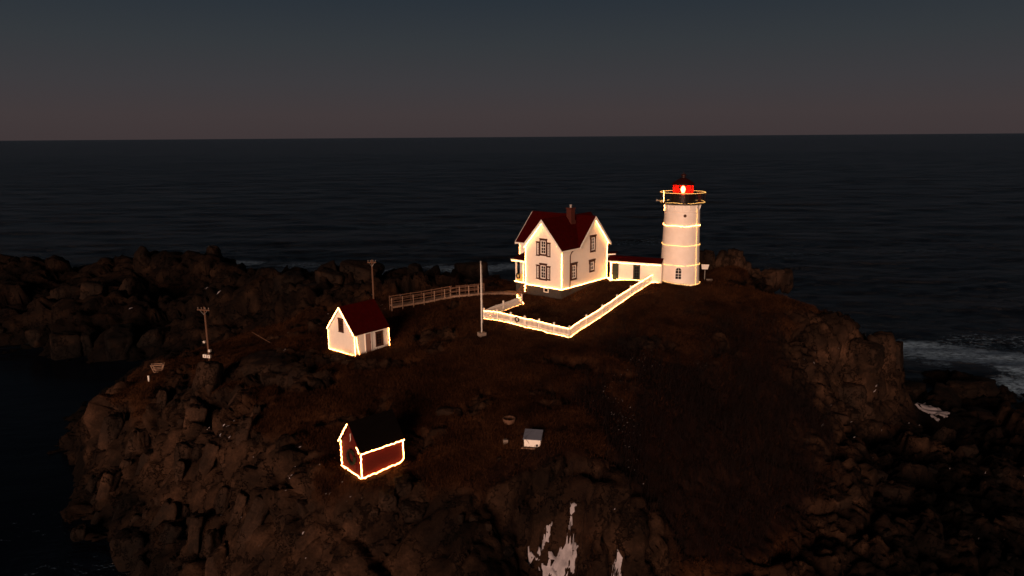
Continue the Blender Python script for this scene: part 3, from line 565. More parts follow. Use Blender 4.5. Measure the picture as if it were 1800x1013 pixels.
wb = area * brush_zone[used][TQ].mean(1) + area * (1 - fr) * (1 - sstep(0.7, 1.1, np.sqrt(((cen[:, 0] - 24) / 7) ** 2 + ((cen[:, 1] - 62) / 8) ** 2))) * .7
NS = 3000
fi = rng.choice(len(TQ), NS, p=wb / wb.sum()); root = F0[fi].mean(1)
bv, bf = [], []
for p in root:
    k = len(bv); h_ = random.uniform(.7, 1.9); le = (random.gauss(0, .22), random.gauss(0, .22)); pts = [Vector((p[0], p[1], p[2] - .1))]
    for s_ in (.4, .75, 1.0): pts.append(Vector((p[0] + le[0] * h_ * s_ + random.gauss(0, .05), p[1] + le[1] * h_ * s_ + random.gauss(0, .05), p[2] + h_ * s_)))
    segs = [(pts, [.016, .013, .009, .004])]
    for _ in range(4):
        st = pts[1].lerp(pts[2], random.random()); d_ = Vector((random.gauss(0, .3), random.gauss(0, .3), random.uniform(.25, .6))) * h_ * .6
        segs.append(([st, st + d_], [.009, .003]))
    for pp, rs in segs:
        kk = len(bv)
        for c, r in zip(pp, rs):
            for g in range(3): bv.append((c[0] + r * math.cos(g * 2.094), c[1] + r * math.sin(g * 2.094), c[2]))
        for i in range(len(pp) - 1):
            for g in range(3): bf.append((kk + i * 3 + g, kk + i * 3 + (g + 1) % 3, kk + i * 3 + 3 + (g + 1) % 3, kk + i * 3 + 3 + g))
brush = mesh_np('bare_brush', np.array(bv), np.array(bf), M['twig'], smooth=True)
tag(brush, 'leafless reddish brush covering the dark right hand slope', 'brush', kind='stuff')

# ------------------------------------------------------------------ snow lying in the hollows
def snow_sheet(label, cx, cy, rx, ry, ang, seed, thr, res=.09, name='snow_patch'):
    bm_v = {}; vs = []; fs = []
    nx = int(rx / res); ny = int(ry / res); c, s_ = math.cos(ang), math.sin(ang)
    gi = np.array([(i, j) for j in range(-ny, ny + 1) for i in range(-nx, nx + 1)])
    lx = gi[:, 0] * res; ly = gi[:, 1] * res
    wx = cx + lx * c - ly * s_; wy = cy + lx * s_ + ly * c
    nzv = fbm(np.c_[wx * 1.9, wy * 1.2, np.full(len(wx), seed)], 5, seed)
    rad = np.sqrt((lx / rx) ** 2 + (ly / ry) ** 2)
    th = nzv - thr - np.clip(rad - .35, 0, None) * .45
    idx = {}
    for (i, j), x, y, h_ in zip(gi.tolist(), wx, wy, th):
        if h_ > -0.02:
            idx[(i, j)] = len(vs); vs.append((x, y, gz(x, y) + (min(.10, h_ * .7) if h_ > 0 else -.05)))
    for (i, j) in idx:
        k = [(i, j), (i + 1, j), (i + 1, j + 1), (i, j + 1)]
        if all(q in idx for q in k):
            zs = [vs[idx[q]][2] for q in k]
            if max(zs) - min(zs) < .9: fs.append(tuple(idx[q] for q in k))
    o = mesh_np(name, np.array(vs), np.array(fs), M['snow'])
    return tag(o, label, 'snow', kind='structure')
snow_sheet('ragged patch of old snow in the gully below the box', 2.6, 39.45, 1.9, 1.35, .2, 6, .31)
snow_sheet('small tongue of old snow right of the gully', 6.6, 39.3, 1.1, 1.1, -.5, 9, .38)
snow_sheet('flat bluish snow patch on the right shore rocks', 47.5, 75.0, 1.9, 3.2, .1, 13, .33, .12)
# flecks of snow scattered along the slope and on the ledges
fv, ff = [], []
def flecks(n, x0, y0, x1, y1, sd_, smin=.03, smax=.11):
    for _ in range(n):
        a_ = random.random(); x = x0 + (x1 - x0) * a_ + random.gauss(0, sd_); y = y0 + (y1 - y0) * a_ + random.gauss(0, sd_)
        h = bvh.ray_cast(Vector((x, y, 60)), Vector((0, 0, -1)))
        if not h[0] or h[0].z < 1: continue
        k = len(fv); s_ = random.uniform(smin, smax); n_ = h[1]; tx = n_.orthogonal().normalized(); ty = n_.cross(tx)
        g0 = random.uniform(0, 6); el = random.uniform(.12, .4)
        for g in range(6):
            q_ = g0 + g * 1.047; r_ = s_ * random.uniform(.6, 1.2)
            fv.append(h[0] + tx * math.cos(q_) * r_ + ty * math.sin(q_) * r_ * el - n_ * .01)
        fv.append(h[0] + n_ * (.25 * s_ + .02))
        for g in range(6): ff.append((k + g, k + (g + 1) % 6, k + 6))
flecks(110, 7.6, 53.5, 8.6, 43.5, .6); flecks(40, 12.0, 58.5, 9.0, 54, .9); flecks(22, 15.5, 58.5, 16.8, 58, .5)
flecks(26, -24.5, 57, -22.5, 51.5, .8, .05, .25); flecks(30, -26, 64.5, -21.5, 63, 1.0, .05, .3); flecks(30, -25, 82, -15, 86, 1.8, .05, .25)
flecks(40, -22, 49, -10, 40.5, 1.2, .04, .16); flecks(40, 30, 66, 36, 70, 1.5, .05, .25); flecks(60, 36, 62, 48, 52, 5, .05, .3); flecks(40, -60, 118, -40, 124, 4, .1, .5)
tag(mesh_np('snow_flecks', np.array([tuple(p) for p in fv]), np.array(ff), M['snow'], smooth=True), 'small flecks of old snow scattered over turf and ledges', 'snow', kind='stuff')

# ------------------------------------------------------------------ strings of lights
def rope(label, pts, m='light', r=.028, wig=.018, sag=0.0, group=None):
    P_ = [Vector(p) for p in pts]; res = []
    for a_, b_ in zip(P_[:-1], P_[1:]):
        n = max(2, int((b_ - a_).length / .11))
        for i in range(n):
            q_ = i / n
            res.append(a_.lerp(b_, q_) - Vector((0, 0, sag * 4 * q_ * (1 - q_))) + (Vector([random.gauss(0, wig) for _ in range(3)]) if i else Vector((0, 0, 0))))
    res.append(P_[-1])
    r *= .52
    rs = [r * (1.35 if i % 2 else .75) for i in range(len(res))]
    o = MB().tube(res, rs, 5).build('string_lights', M[m], smooth=True)
    hel = []
    for i, p in enumerate(res):
        d_ = (res[min(i + 1, len(res) - 1)] - res[max(i - 1, 0)]); d_ = d_.normalized() if d_.length > 0 else Vector((0, 0, 1))
        a_ = d_.orthogonal().normalized(); b_ = d_.cross(a_); q_ = i * 1.9
        hel.append(p + (a_ * math.cos(q_) + b_ * math.sin(q_)) * (r * 1.3 + .016))
    MB().tube(hel, [r * (.62 if i % 2 else .5) for i in range(len(hel))], 4).build('halo_strand', M['strand' if m == 'light' else 'strand_dim'], o, smooth=True)  # glowing helix added round the string for its halo and orange spill
    return tag(o, label, 'string lights', group)

# ------------------------------------------------------------------ building helpers
def frame(O, R, N):
    O = Vector(O); R = Vector(R).normalized(); N = Vector(N).normalized(); U = Vector((0, 0, 1))
    return lambda a, b_, c: O + R * a + U * b_ + N * c
def frame_border(mb_, fr_, a0, a1, b0, b1, wd_, c0, c1):
    mb_.box(a0, a0 + wd_, b0, b1, c0, c1, fr_); mb_.box(a1 - wd_, a1, b0, b1, c0, c1, fr_)
    mb_.box(a0 + wd_, a1 - wd_, b0, b0 + wd_, c0, c1, fr_); mb_.box(a0 + wd_, a1 - wd_, b1 - wd_, b1, c0, c1, fr_)
def window(parent, fr_, a, b_, w_, h_, cols=2, rows=4, casing='brown', sash='white', cw=.13, sw=.09, hood=0.0, name='window'):
    """casing boards stand proud of the wall, the sash sits inside them and the panes lie deepest"""
    a0, a1, b0, b1 = a - w_ / 2, a + w_ / 2, b_ - h_ / 2, b_ + h_ / 2
    k = MB(); frame_border(k, fr_, a0, a1, b0, b1, cw, -.01, .09)
    k.box(a0 - .04, a1 + .04, b0 - .06, b0 - .002, -.01, .13, fr_)
    k.box(a0 - .04 - hood, a1 + .04 + hood, b1 + .002, b1 + .10 + hood * .5, -.01, .13, fr_)
    if hood: k.box(a0 - hood, a0 - .002, b1 - .35, b1, -.01, .08, fr_); k.box(a1 + .002, a1 + hood, b1 - .35, b1, -.01, .08, fr_)
    wn = k.build(name, M[casing], parent)
    i0, i1, j0, j1 = a0 + cw + .002, a1 - cw - .002, b0 + cw + .002, b1 - cw - .002
    k = MB(); frame_border(k, fr_, i0, i1, j0, j1, sw, 0, .06); mid = (j0 + j1) / 2
    k.box(i0 + sw, i1 - sw, mid - .035, mid + .035, 0, .055, fr_)
    k.build('sash', M[sash], wn)
    k = MB()
    for c in range(1, cols):
        xx = i0 + sw + (i1 - i0 - 2 * sw) * c / cols
        k.box(xx - .016, xx + .016, j0 + sw, mid - .035, .012, .045, fr_); k.box(xx - .016, xx + .016, mid + .035, j1 - sw, .012, .045, fr_)
    hr = rows // 2
    for lo, hi in ((j0 + sw, mid - .035), (mid + .035, j1 - sw)):
        for q_ in range(1, hr):
            yy = lo + (hi - lo) * q_ / hr; k.box(i0 + sw, i1 - sw, yy - .016, yy + .016, .012, .040, fr_)
    if k.v: tag(k.build('muntin', M[sash], wn), kind='stuff')
    for lo, hi in ((j0 + sw, mid - .035), (mid + .035, j1 - sw)):
        MB().box(i0 + sw, i1 - sw, lo, hi, .004, .012, fr_).build('pane', M['glass'], wn)
    return wn
def slab(poly, th, drop=True):
    """a roof slope: a polygon given thickness straight down"""
    return MB().prism(poly, (0, 0, -th))
def wreath(label, loc, R_, rad, thick, normal, bow=True):
    e = thing('wreath', label, 'wreath', loc)
    N = Vector(normal).normalized(); T = N.cross(Vector((0, 0, 1))).normalized(); U = T.cross(N)
    k = MB()
    for i in range(220):
        q_ = random.uniform(0, 6.283); g = random.uniform(0, 6.283); rr_ = thick * random.uniform(.3, 1)
        c = (T * math.cos(q_) + U * math.sin(q_)); p = c * (rad + rr_ * math.cos(g)) + N * (rr_ * math.sin(g) + thick * .6)
        d = (c * random.gauss(0, 1) + N * random.gauss(.4, 1) + (T * -math.sin(q_) + U * math.cos(q_)) * random.gauss(0, 1)).normalized() * thick * .55
        s_ = d.orthogonal().normalized() * thick * .16
        k.add([p - s_, p + s_, p + d], [(0, 1, 2)])
    n = 20; ring = [(T * math.cos(i * 6.2832 / n) + U * math.sin(i * 6.2832 / n)) * rad + N * thick * .6 for i in range(n + 1)]
    k.tube(ring, thick * .75, 6, cap=False)
    k.build('needles', M['wreath'], e)
    if bow:
        k = MB(); c = -U * rad + N * thick * 1.4
        for s_ in (-1, 1):
            k.prism([c, c + T * s_ * rad * .35 + U * rad * .18, c + T * s_ * rad * .35 - U * rad * .12], N * .02)
            k.prism([c, c + T * s_ * rad * .12 - U * rad * .5, c + T * s_ * rad * .28 - U * rad * .45], N * .02)
        k.build('bow', M['ribbon'], e)
    return e

# ------------------------------------------------------------------ keeper's house (local x runs back along the right wall, y to the left along the front gable)
HZ = 16.0; HA = math.radians(49.29)
house = thing('keepers_house', 'white two storey house with steep red roof and cross gables', 'house', (5.29, 73.73, HZ), HA)
HM = Matrix.Translation((5.29, 73.73, HZ)) @ Matrix.Rotation(HA, 4, 'Z')
def hw(x, y, z): return HM @ Vector((x, y, z))
EV, RG, XC, YE = 4.38, 7.12, 5.8, 8.3
k = MB()
k.add([(0, 0, 0), (0, 4.9, 0), (0, 4.9, EV), (0, 2.45, RG), (0, 0, EV)], [(0, 1, 2, 3, 4)])
k.add([(0, 0, 0), (8.6, 0, 0), (8.6, 0, EV - .05), (XC, 0, RG), (3.0, 0, EV - .02), (0, 0, EV)], [(5, 0, 4), (0, 1, 2, 4), (2, 3, 4)])
k.add([(8.6, 0, 0), (8.6, 4.9, 0), (8.6, 4.9, EV), (8.6, 2.45, RG), (8.6, 0, EV - .05)], [(0, 1, 2, 3, 4)])
k.add([(0, 4.9, 0), (3, 4.9, 0), (3, 4.9, EV), (0, 4.9, EV)], [(0, 1, 2, 3)])
k.add([(3, 4.9, 0), (3, YE, 0), (3, YE, EV), (3, 4.9, EV)], [(0, 1, 2, 3)])
k.add([(8.6, 4.9, 0), (8.6, YE, 0), (8.6, YE, EV), (8.6, 4.9, EV)], [(0, 1, 2, 3)])
k.add([(3, YE, 0), (8.6, YE, 0), (8.6, YE, EV), (XC, YE, RG), (3, YE, EV)], [(0, 1, 2, 3, 4)])
k.build('wall', M['clapboard'], house)
k = MB()
k.box(.06, 8.54, .06, 4.84, -2.0, -.002); k.box(3.06, 8.55, 4.86, YE - .06, -2.0, -.003)
k.build('foundation', M['foundation'], house)
k = MB(); k.box(.02, .3, 4.92, 5.0, -.10, -.004); k.box(-.03, .0, -.03, 4.93, -.10, .02); k.box(-.03, 8.63, -.03, 0, -.10, .02)
k.build('water_table', M['white'], house)
# roof slopes
def pz1(y): return RG + .23 - 1.145 * abs(y - 2.45)
def pz2(x): return RG + .23 - 1.03 * abs(x - XC)
def s1(x, y): return (x, y, pz1(y))
def s2(x, y): return (x, y, pz2(x))
rf = MB()
rf.prism([s1(-.38, -.3), s1(2.88, -.3), s1(2.88, .06), s1(8.95, .06), s1(8.95, 2.45), s1(-.38, 2.45)], (0, 0, -.13))
rf.prism([s1(-.38, 5.2), s1(2.6, 5.2), s1(2.6, 4.84), s1(8.95, 4.84), s1(8.95, 2.452), s1(-.38, 2.452)], (0, 0, -.131))
rf.prism([s2(2.9, -.36), s2(XC, -.36), s2(XC, 8.68), s2(2.62, 8.68), s2(2.62, 4.9), s2(2.9, 4.9)], (0, 0, -.129))
rf.prism([s2(8.97, -.36), s2(XC + .002, -.36), s2(XC + .002, 8.68), s2(8.97, 8.68)], (0, 0, -.128))
roof = rf.build('roof', M['roof_red'], house)
k = MB(); k.tube([(-.38, 2.45, RG + .22), (8.95, 2.45, RG + .22)], .06, 6); k.tube([(XC, -.36, RG + .22), (XC, 8.68, RG + .22)], .06, 6)
k.build('ridge_cap', M['roof_red'], roof)
def board(pts, ext, nm='barge_board'):
    return MB().prism(pts, ext).build(nm, M['white'], house)
dz = .30
for ya in (-.3, 5.2):
    board([(-.43, ya, pz1(ya) - .0), (-.43, 2.45, pz1(2.45) - .0), (-.43, 2.45, pz1(2.45) - dz - .06), (-.43, ya, pz1(ya) - dz)], (.049, 0, 0))
for xa in (2.9, 8.97):
    board([(xa, -.41, pz2(xa)), (XC, -.41, pz2(XC)), (XC, -.41, pz2(XC) - dz - .06), (xa, -.41, pz2(xa) - dz)], (0, .049, 0))
for xa in (2.62, 8.97):
    board([(xa, 8.682, pz2(xa)), (XC, 8.682, pz2(XC)), (XC, 8.682, pz2(XC) - dz), (xa, 8.682, pz2(xa) - dz)], (0, .05, 0))
# soffits under the overhangs, eave boards and gutter
board([(-.375, -.28, pz1(-.3) - .16), (-.375, 2.45, pz1(2.45) - .18), (-.005, 2.45, pz1(2.45) - .18), (-.005, -.28, pz1(-.3) - .16)], (0, 0, -.02), 'soffit')
board([(-.375, 5.18, pz1(5.2) - .16), (-.375, 2.452, pz1(2.45) - .18), (-.005, 2.452, pz1(2.45) - .18), (-.005, 5.18, pz1(5.2) - .16)], (0, 0, -.02), 'soffit')
board([(8.95, -.355, pz2(8.97) - .16), (XC, -.355, pz2(XC) - .18), (XC, -.005, pz2(XC) - .18), (8.95, -.005, pz2(8.97) - .16)], (0, 0, -.02), 'soffit')
board([(2.92, -.355, pz2(2.9) - .16), (XC, -.355, pz2(XC) - .18), (XC, -.005, pz2(XC) - .18), (2.92, -.005, pz2(2.9) - .16)], (0, 0, -.02), 'soffit')
MB().box(-.3, 2.88, -.36, -.302, pz1(-.3) - .2, pz1(-.3) - .02).build('gutter', M['white'], house)
MB().box(2.55, 2.618, 5.25, 8.68, pz2(2.62) - .2, pz2(2.62) - .02).build('gutter', M['white'], house)
MB().tube([(1.75, -.33, pz1(-.3) - .12), (1.62, -.1, pz1(-.3) - .42), (1.45, -.07, pz1(-.3) - .75), (1.45, -.07, -.55)], .055, 8).build('downspout', M['brown'], house, smooth=True)
# chimney on the ridge
k = MB(); k.box(4.05, 4.75, 1.75, 2.4, 6.2, 8.15); chim = k.build('chimney', M['brick_chimney'], house)
MB().box(3.98, 4.82, 1.68, 2.47, 8.15, 8.27).build('chimney_cap', M['brick_chimney'], chim)
MB().box(3.97, 4.83, 1.67, 2.48, 6.3, 6.85).build('flashing', M['brick_chimney'], chim)
MB().lathe([(.13, 8.27), (.13, 8.55), (.17, 8.56), (.17, 8.62)], 12, (4.4, 2.08)).build('flue', M['grey_metal'], chim, smooth=False)
# windows of the front gable: a wide sash between two narrow sidelights
fA = frame((0, 2.45, 0), (0, -1, 0), (-1, 0, 0))
for zc, raised in ((4.2, .12), (1.62, 0)):
    window(house, fA, 0, zc + raised, .98, 1.72, 2, 4)
    for s_ in (-1, 1):
        window(house, fA, s_ * .73, zc - .10 + (0.02 if not raised else 0), .44, 1.42, 1, 4, cw=.09, sw=.075)
fB = frame((0, 0, 0), (1, 0, 0), (0, -1, 0))
window(house, fB, 2.15, 1.62, 1.02, 1.72, 2, 4, hood=.10)
window(house, fB, 5.75, 4.25, .98, 1.72, 2, 4, hood=.08)
window(house, fB, 5.65, 1.75, .95, 1.22, 2, 2, hood=.10)
k = MB(); frame_border(k, frame((0.06, 2.1, 0), (0, -1, 0), (-1, 0, 0)), -.32, .32, -.62, -.12, .07, 0, .07)
bw = k.build('basement_window', M['white'], house); MB().box(-.25, .25, -.55, -.19, .005, .015, frame((0.06, 2.1, 0), (0, -1, 0), (-1, 0, 0))).build('pane', M['glass'], bw)
MB().box(.3, .75, .06 - .04, .059, -.42, -.14, lambda a, b_, c: Vector((a + 3.6, b_, c))).build('vent', M['dark_metal'], house)
# side porch in the angle of the left wing
MB().box(.5, 2.99, 4.91, 7.0, -.16, .0).build('porch_floor', M['white'], house)
MB().box(.62, 2.98, 5.0, 6.9, -2.1, -.165).build('porch_skirt', M['foundation'], house)
k = MB(); k.prism([(.25, 4.92, 2.52), (.25, 7.3, 2.52), (2.98, 7.05, 3.15), (2.98, 4.92, 3.15)], (0, 0, -.1)); k.build('porch_roof', M['roof_red'], house)
k = MB(); k.box(.3, .36, 4.93, 7.24, 2.28, 2.418); k.box(.36, 2.9, 7.12, 7.18, 2.28, 2.418); k.box(.2, .248, 4.93, 7.34, 2.40, 2.53); k.build('porch_fascia', M['white'], house)
for x, y in ((.62, 6.85), (.62, 5.75), (2.85, 6.85)):
    k = MB(); k.box(x - .07, x + .07, y - .07, y + .07, .002, 2.279); k.box(x - .1, x + .1, y - .1, y + .1, 2.0, 2.1); k.build('porch_post', M['white'], house)
k = MB(); k.box(.58, .66, 5.83, 6.77, .80, .87); k.box(.60, .64, 5.83, 6.77, .06, .799)
k.build('porch_railing', M['yellow_wall'], house)
MB().box(2.94, 2.995, 4.95, 6.95, .004, 2.3).build('porch_wall', M['yellow_wall'], house)
k = MB(); k.box(2.89, 2.938, 6.0, 6.8, .01, 2.1); pd = k.build('porch_door', M['glass'], house); MB().box(2.875, 2.889, 6.06, 6.74, .95, 2.02).build('pane', M['glass'], pd)
# steps going down from the porch to the yard
k = MB()
for i in range(4): k.box(.5 - .28 * (i + 1), .5 - .28 * i - .002, 5.0, 5.7, -1.4, -.18 - i * .19)
k.build('porch_step', M['wood'], house)

# lights on the house
o_ = .07
rope('warm lights down the corner nearest the viewer on the white house', [hw(-.06, -.06, 4.2), hw(-.06, -.06, .02)], r=.05)
rope('warm lights down the left corner of the front gable', [hw(-.06, 4.93, 4.2), hw(-.06, 4.93, -.05)], r=.045)
rope('warm lights down the far right corner of the white house', [hw(8.66, -.06, 4.1), hw(8.66, -.06, -.1)], r=.042)
rope('warm lights along the foot of the front gable wall', [hw(-.07, 4.93, -.02), hw(-.07, -.06, -.02)], r=.04)
rope('warm lights along the foot of the right hand house wall', [hw(-.06, -.07, -.04), hw(8.66, -.07, -.04)], r=.042)
rope('warm lights under the left slope of the front gable', [hw(-.28, 4.95, pz1(5.0) - .33), hw(-.28, 2.5, pz1(2.5) - .40)], r=.045)
rope('warm lights under the right slope of the front gable', [hw(-.28, 2.4, pz1(2.4) - .40), hw(-.28, .0, pz1(-.05) - .33)], r=.022)
rope('warm lights under the right slope of the right gable', [hw(XC + .05, -.26, pz2(XC) - .40), hw(8.66, -.26, pz2(8.7) - .33)], r=.038)
rope('faint warm lights under the left slope of the right gable', [hw(3.05, -.26, pz2(3.0) - .33), hw(XC - .05, -.26, pz2(XC) - .40)], m='light_tower', r=.016)
rope('warm lights along the eave of the side porch', [hw(.17, 7.2, 2.37), hw(.17, 5.0, 2.37)], r=.026)
rope('warm lights along the edge of the side porch floor', [hw(.45, 7.02, -.03), hw(.45, 4.98, -.03)], r=.04)
rope('warm lights down the front post of the side porch', [hw(.53, 5.75, 2.25), hw(.53, 5.75, .05)], r=.016)
rope('warm lights on the corner of the upper left wing', [hw(2.95, YE + .02, 4.2), hw(2.95, YE + .02, 2.6)], r=.022)
g0 = hw(-.5, 5.3, 0)
rope('tangle of warm lights dropping from porch to yard fence', [hw(.25, 4.99, -.05), hw(-.12, 5.1, -.3), hw(-.12, 4.9, -.5), hw(-.12, 5.12, -.7), hw(-.12, 4.95, -.9), hw(-.15, 5.15, -1.05), Vector((g0.x, g0.y, gz(g0.x, g0.y) + .10)), hw(-.9, 5.5, gz(*hw(-.9, 5.5, 0)[:2]) + .08 - HZ), Vector((1.2, 73.1, gz(1.2, 73.1) + .12))], r=.055, wig=.05)
wreath('dark wreath with red bow on the side porch railing', hw(.5, 6.45, .62), None, .26, .09, HM.to_3x3() @ Vector((-1, 0, 0)))

# ------------------------------------------------------------------ covered passage to the tower
pd_ = Vector((5.7, -2.0, 0)).normalized(); PA = math.atan2(pd_.y, pd_.x)
pas = thing('covered_passage', 'low white passage with red roof joining house and lighthouse', 'passage', (11.3, 79.75, 15.5), PA)
PM = Matrix.Translation((11.3, 79.75, 15.5)) @ Matrix.Rotation(PA, 4, 'Z')
PL, e0, e1 = 5.85, 2.55, 2.45
k = MB(); k.add([(0, 0, -1), (PL, 0, -1), (PL, 0, e1), (0, 0, e0), (0, 2.6, -1), (PL, 2.6, -1), (PL, 2.6, e1), (0, 2.6, e0), (0, 1.3, e0 + .3), (PL, 1.3, e1 + .3)], [(0, 1, 2, 3), (5, 4, 7, 6), (0, 3, 8, 7, 4), (1, 5, 6, 9, 2)])
k.build('wall', M['clapboard'], pas)
k = MB(); k.prism([(-.25, -.3, e0 + .02), (PL, -.3, e1 + .02), (PL, 1.3, e1 + .42), (-.25, 1.3, e0 + .42)], (0, 0, -.09)); k.prism([(-.25, 2.9, e0 + .02), (PL, 2.9, e1 + .02), (PL, 1.302, e1 + .42), (-.25, 1.302, e0 + .42)], (0, 0, -.09))
k.build('roof', M['roof_red'], pas)
MB().prism([(-.25, -.33, e0 + .03), (PL, -.33, e1 + .03), (PL, -.33, e1 - .12), (-.25, -.33, e0 - .12)], (0, .028, 0)).build('fascia', M['white'], pas)
fP = frame((0, 0, 0), (1, 0, 0), (0, -1, 0))
k = MB(); k.box(.25, .98, .15, 2.28, 0, .06, fP); d_ = k.build('door', M['green_door'], pas); MB().lathe([(.03, 0), (.03, .05)], 8).build('handle', M['grey_metal'], d_, loc=(.9, -.1, 1.2))
window(pas, fP, 3.05, 1.35, .78, 1.55, 2, 4, casing='green_door', sash='green_door', cw=.08, sw=.07)
# little hood roof over the back door of the house
hood = thing('door_hood', 'small white edged hood roof on the house above the passage', 'hood roof', (11.55, 81.0, 18.6), PA)
MB().prism([(-.5, -.3, 0), (.55, -.3, .12), (.55, 1.6, .12), (-.5, 1.6, 0)], (0, 0, -.08)).build('roof', M['roof_red'], hood)
MB().prism([(-.5, -.34, .02), (.6, -.34, .14), (.6, -.34, .0), (-.5, -.34, -.12)], (0, .038, 0)).build('fascia', M['white'], hood)
MB().box(-.45, -.4, -.25, 1.5, -.5, -.1).build('bracket', M['white'], hood)
def pw(x, y, z): return PM @ Vector((x, y, z))
rope('warm lights along the eave of the white passage', [pw(.05, -.38, e0 - .12), pw(PL - .1, -.38, e1 - .12)], r=.03, sag=.03)
gp = [(pw(x, -.12, 0).x, pw(x, -.12, 0).y) for x in np.linspace(.9, PL - .2, 12)]
rope('warm lights lying along the foot of the white passage', [(x, y, gz(x, y) + .12) for x, y in gp], r=.034)
q0 = pw(.1, -.2, 0)
rope('bunched warm lights between house corner and green door', [hw(8.68, -.12, -.1), (q0.x, q0.y, gz(q0.x, q0.y) + .1), pw(.1, -.1, .9), pw(.35, -.3, gz(*pw(.35, -.3, 0)[:2]) + .05 - 15.5), pw(.1, -.5, gz(*pw(.1, -.5, 0)[:2]) + .05 - 15.5), pw(-.1, -.2, gz(*pw(-.1, -.2, 0)[:2]) + .3 - 15.5), pw(.5, -.35, gz(*pw(.5, -.35, 0)[:2]) + .06 - 15.5), pw(1.1, -.15, gz(*pw(1.1, -.15, 0)[:2]) + .08 - 15.5)], r=.08, wig=.05)
rope('warm lights up the passage corner beside the house', [pw(.08, -.06, .2), pw(.08, -.06, e0 - .2)], r=.036)

# ------------------------------------------------------------------ lighthouse
LX, LY, LZ = 19.33, 79.9, 15.3
lh = thing('lighthouse', 'round white lighthouse with black gallery and red lit lantern', 'lighthouse', (LX, LY, LZ))
TH = 24.45 - LZ
def trad(z): return 2.24 - (2.24 - 1.93) * max(0, min(1, z / TH))
k = MB().lathe([(2.26, -1.2), (2.24, 0)] + [(trad(z), z) for z in np.linspace(.6, TH - .9, 14)] + [(1.94, TH - .85), (1.97, TH - .8), (1.97, TH - .72), (1.93, TH - .68), (1.93, TH)], 72)
tw = k.build('tower', M['tower_white'], lh); smooth_angle(tw, 40)
fa = math.atan2(-LY, -LX) - .05        # bearing towards the viewer
def ring_frame(ang, z):
    n = Vector((math.cos(ang), math.sin(ang), 0)); tgt = Vector((-n.y, n.x, 0))
    return frame((n.x * trad(z), n.y * trad(z), z), tgt, n)
fw_ = ring_frame(fa, .9)
def arch(a, b0, b1, seg=10):
    return [(-a, b0), (a, b0)] + [(a * math.cos(q_), b1 + a * math.sin(q_)) for q_ in np.linspace(0, math.pi, seg)]
k = MB(); outer = arch(.40, -.05, 1.0); k.prism([fw_(a, b_, -.12) for a, b_ in outer], fw_(0, 0, .10) - fw_(0, 0, -.12)); wn = k.build('window', M['white'], lh)
k = MB(); k.prism([fw_(a, b_, .102) for a, b_ in arch(.31, .04, 1.0)], fw_(0, 0, .008) - fw_(0, 0, 0)); k.build('pane', M['glass'], wn)
k = MB(); k.box(-.02, .02, .04, 1.28, .111, .15, fw_); k.box(-.30, .30, .62, .68, .111, .15, fw_); k.box(-.30, .30, .34, .37, .111, .14, fw_); k.box(-.3, .3, .98, 1.01, .111, .14, fw_); k.build('muntin', M['white'], wn)
MB().box(-.5, .5, -.14, -.052, -.15, .2, fw_).build('sill', M['white'], wn)
# arched hood mould of small blocks over the window
for i in range(11):
    q_ = math.radians(38 + 104 * i / 10); a_ = .92 * math.cos(q_); zz_ = 1.12 + .60 * math.sin(q_)
    ang = fa + a_ / 2.17; f2_ = ring_frame(ang, .9 + zz_)
    MB().box(-.07, .07, -.06, .06, -.05, .06, f2_).build('hood_block', M['tower_white'], lh)
fv_ = ring_frame(fa + .22, TH - 1.15)
k = MB(); k.prism([fv_(.17 * math.cos(q_), .17 * math.sin(q_), -.05) for q_ in np.linspace(0, 6.2832, 14)[:-1]], fv_(0, 0, .04) - fv_(0, 0, -.05)); k.build('round_vent', M['brown'], lh)
# gallery
k = MB().lathe([(1.9, TH), (2.05, TH), (2.42, TH + .10), (2.52, TH + .12), (2.52, TH + .24), (1.3, TH + .24)], 64); smooth_angle(k.build('gallery_deck', M['dark_metal'], lh), 30)
for i in range(14):
    q_ = i * 2 * math.pi / 14; c, s_ = math.cos(q_), math.sin(q_)
    f3 = frame((0, 0, 0), (-s_, c, 0), (c, s_, 0))
    MB().prism([f3(-.05, TH - .62, 1.93), f3(-.05, TH - .002, 1.93), f3(-.05, TH - .002, 2.12)], f3(.05, 0, 0) - f3(-.05, 0, 0)).build('bracket', M['tower_white'], lh)
RR = 2.46
pk = None
for i in range(16):
    q_ = i * 2 * math.pi / 16
    lo = (RR * math.cos(q_), RR * math.sin(q_), 0)
    if pk is None:
        pk = MB().tube([(0, 0, TH + .241), (0, 0, TH + 1.30)], .03, 6).build('rail_post', M['dark_metal'], lh, loc=lo)
    else: copy_part(pk, lh, lo)
for zz_ in (.62, .95, 1.28):
    k = MB().tube([(RR * math.cos(q_), RR * math.sin(q_), TH + zz_) for q_ in np.linspace(0, 2 * math.pi, 49)], .026, 6, cap=False); k.build('rail', M['dark_metal'], lh, smooth=True)
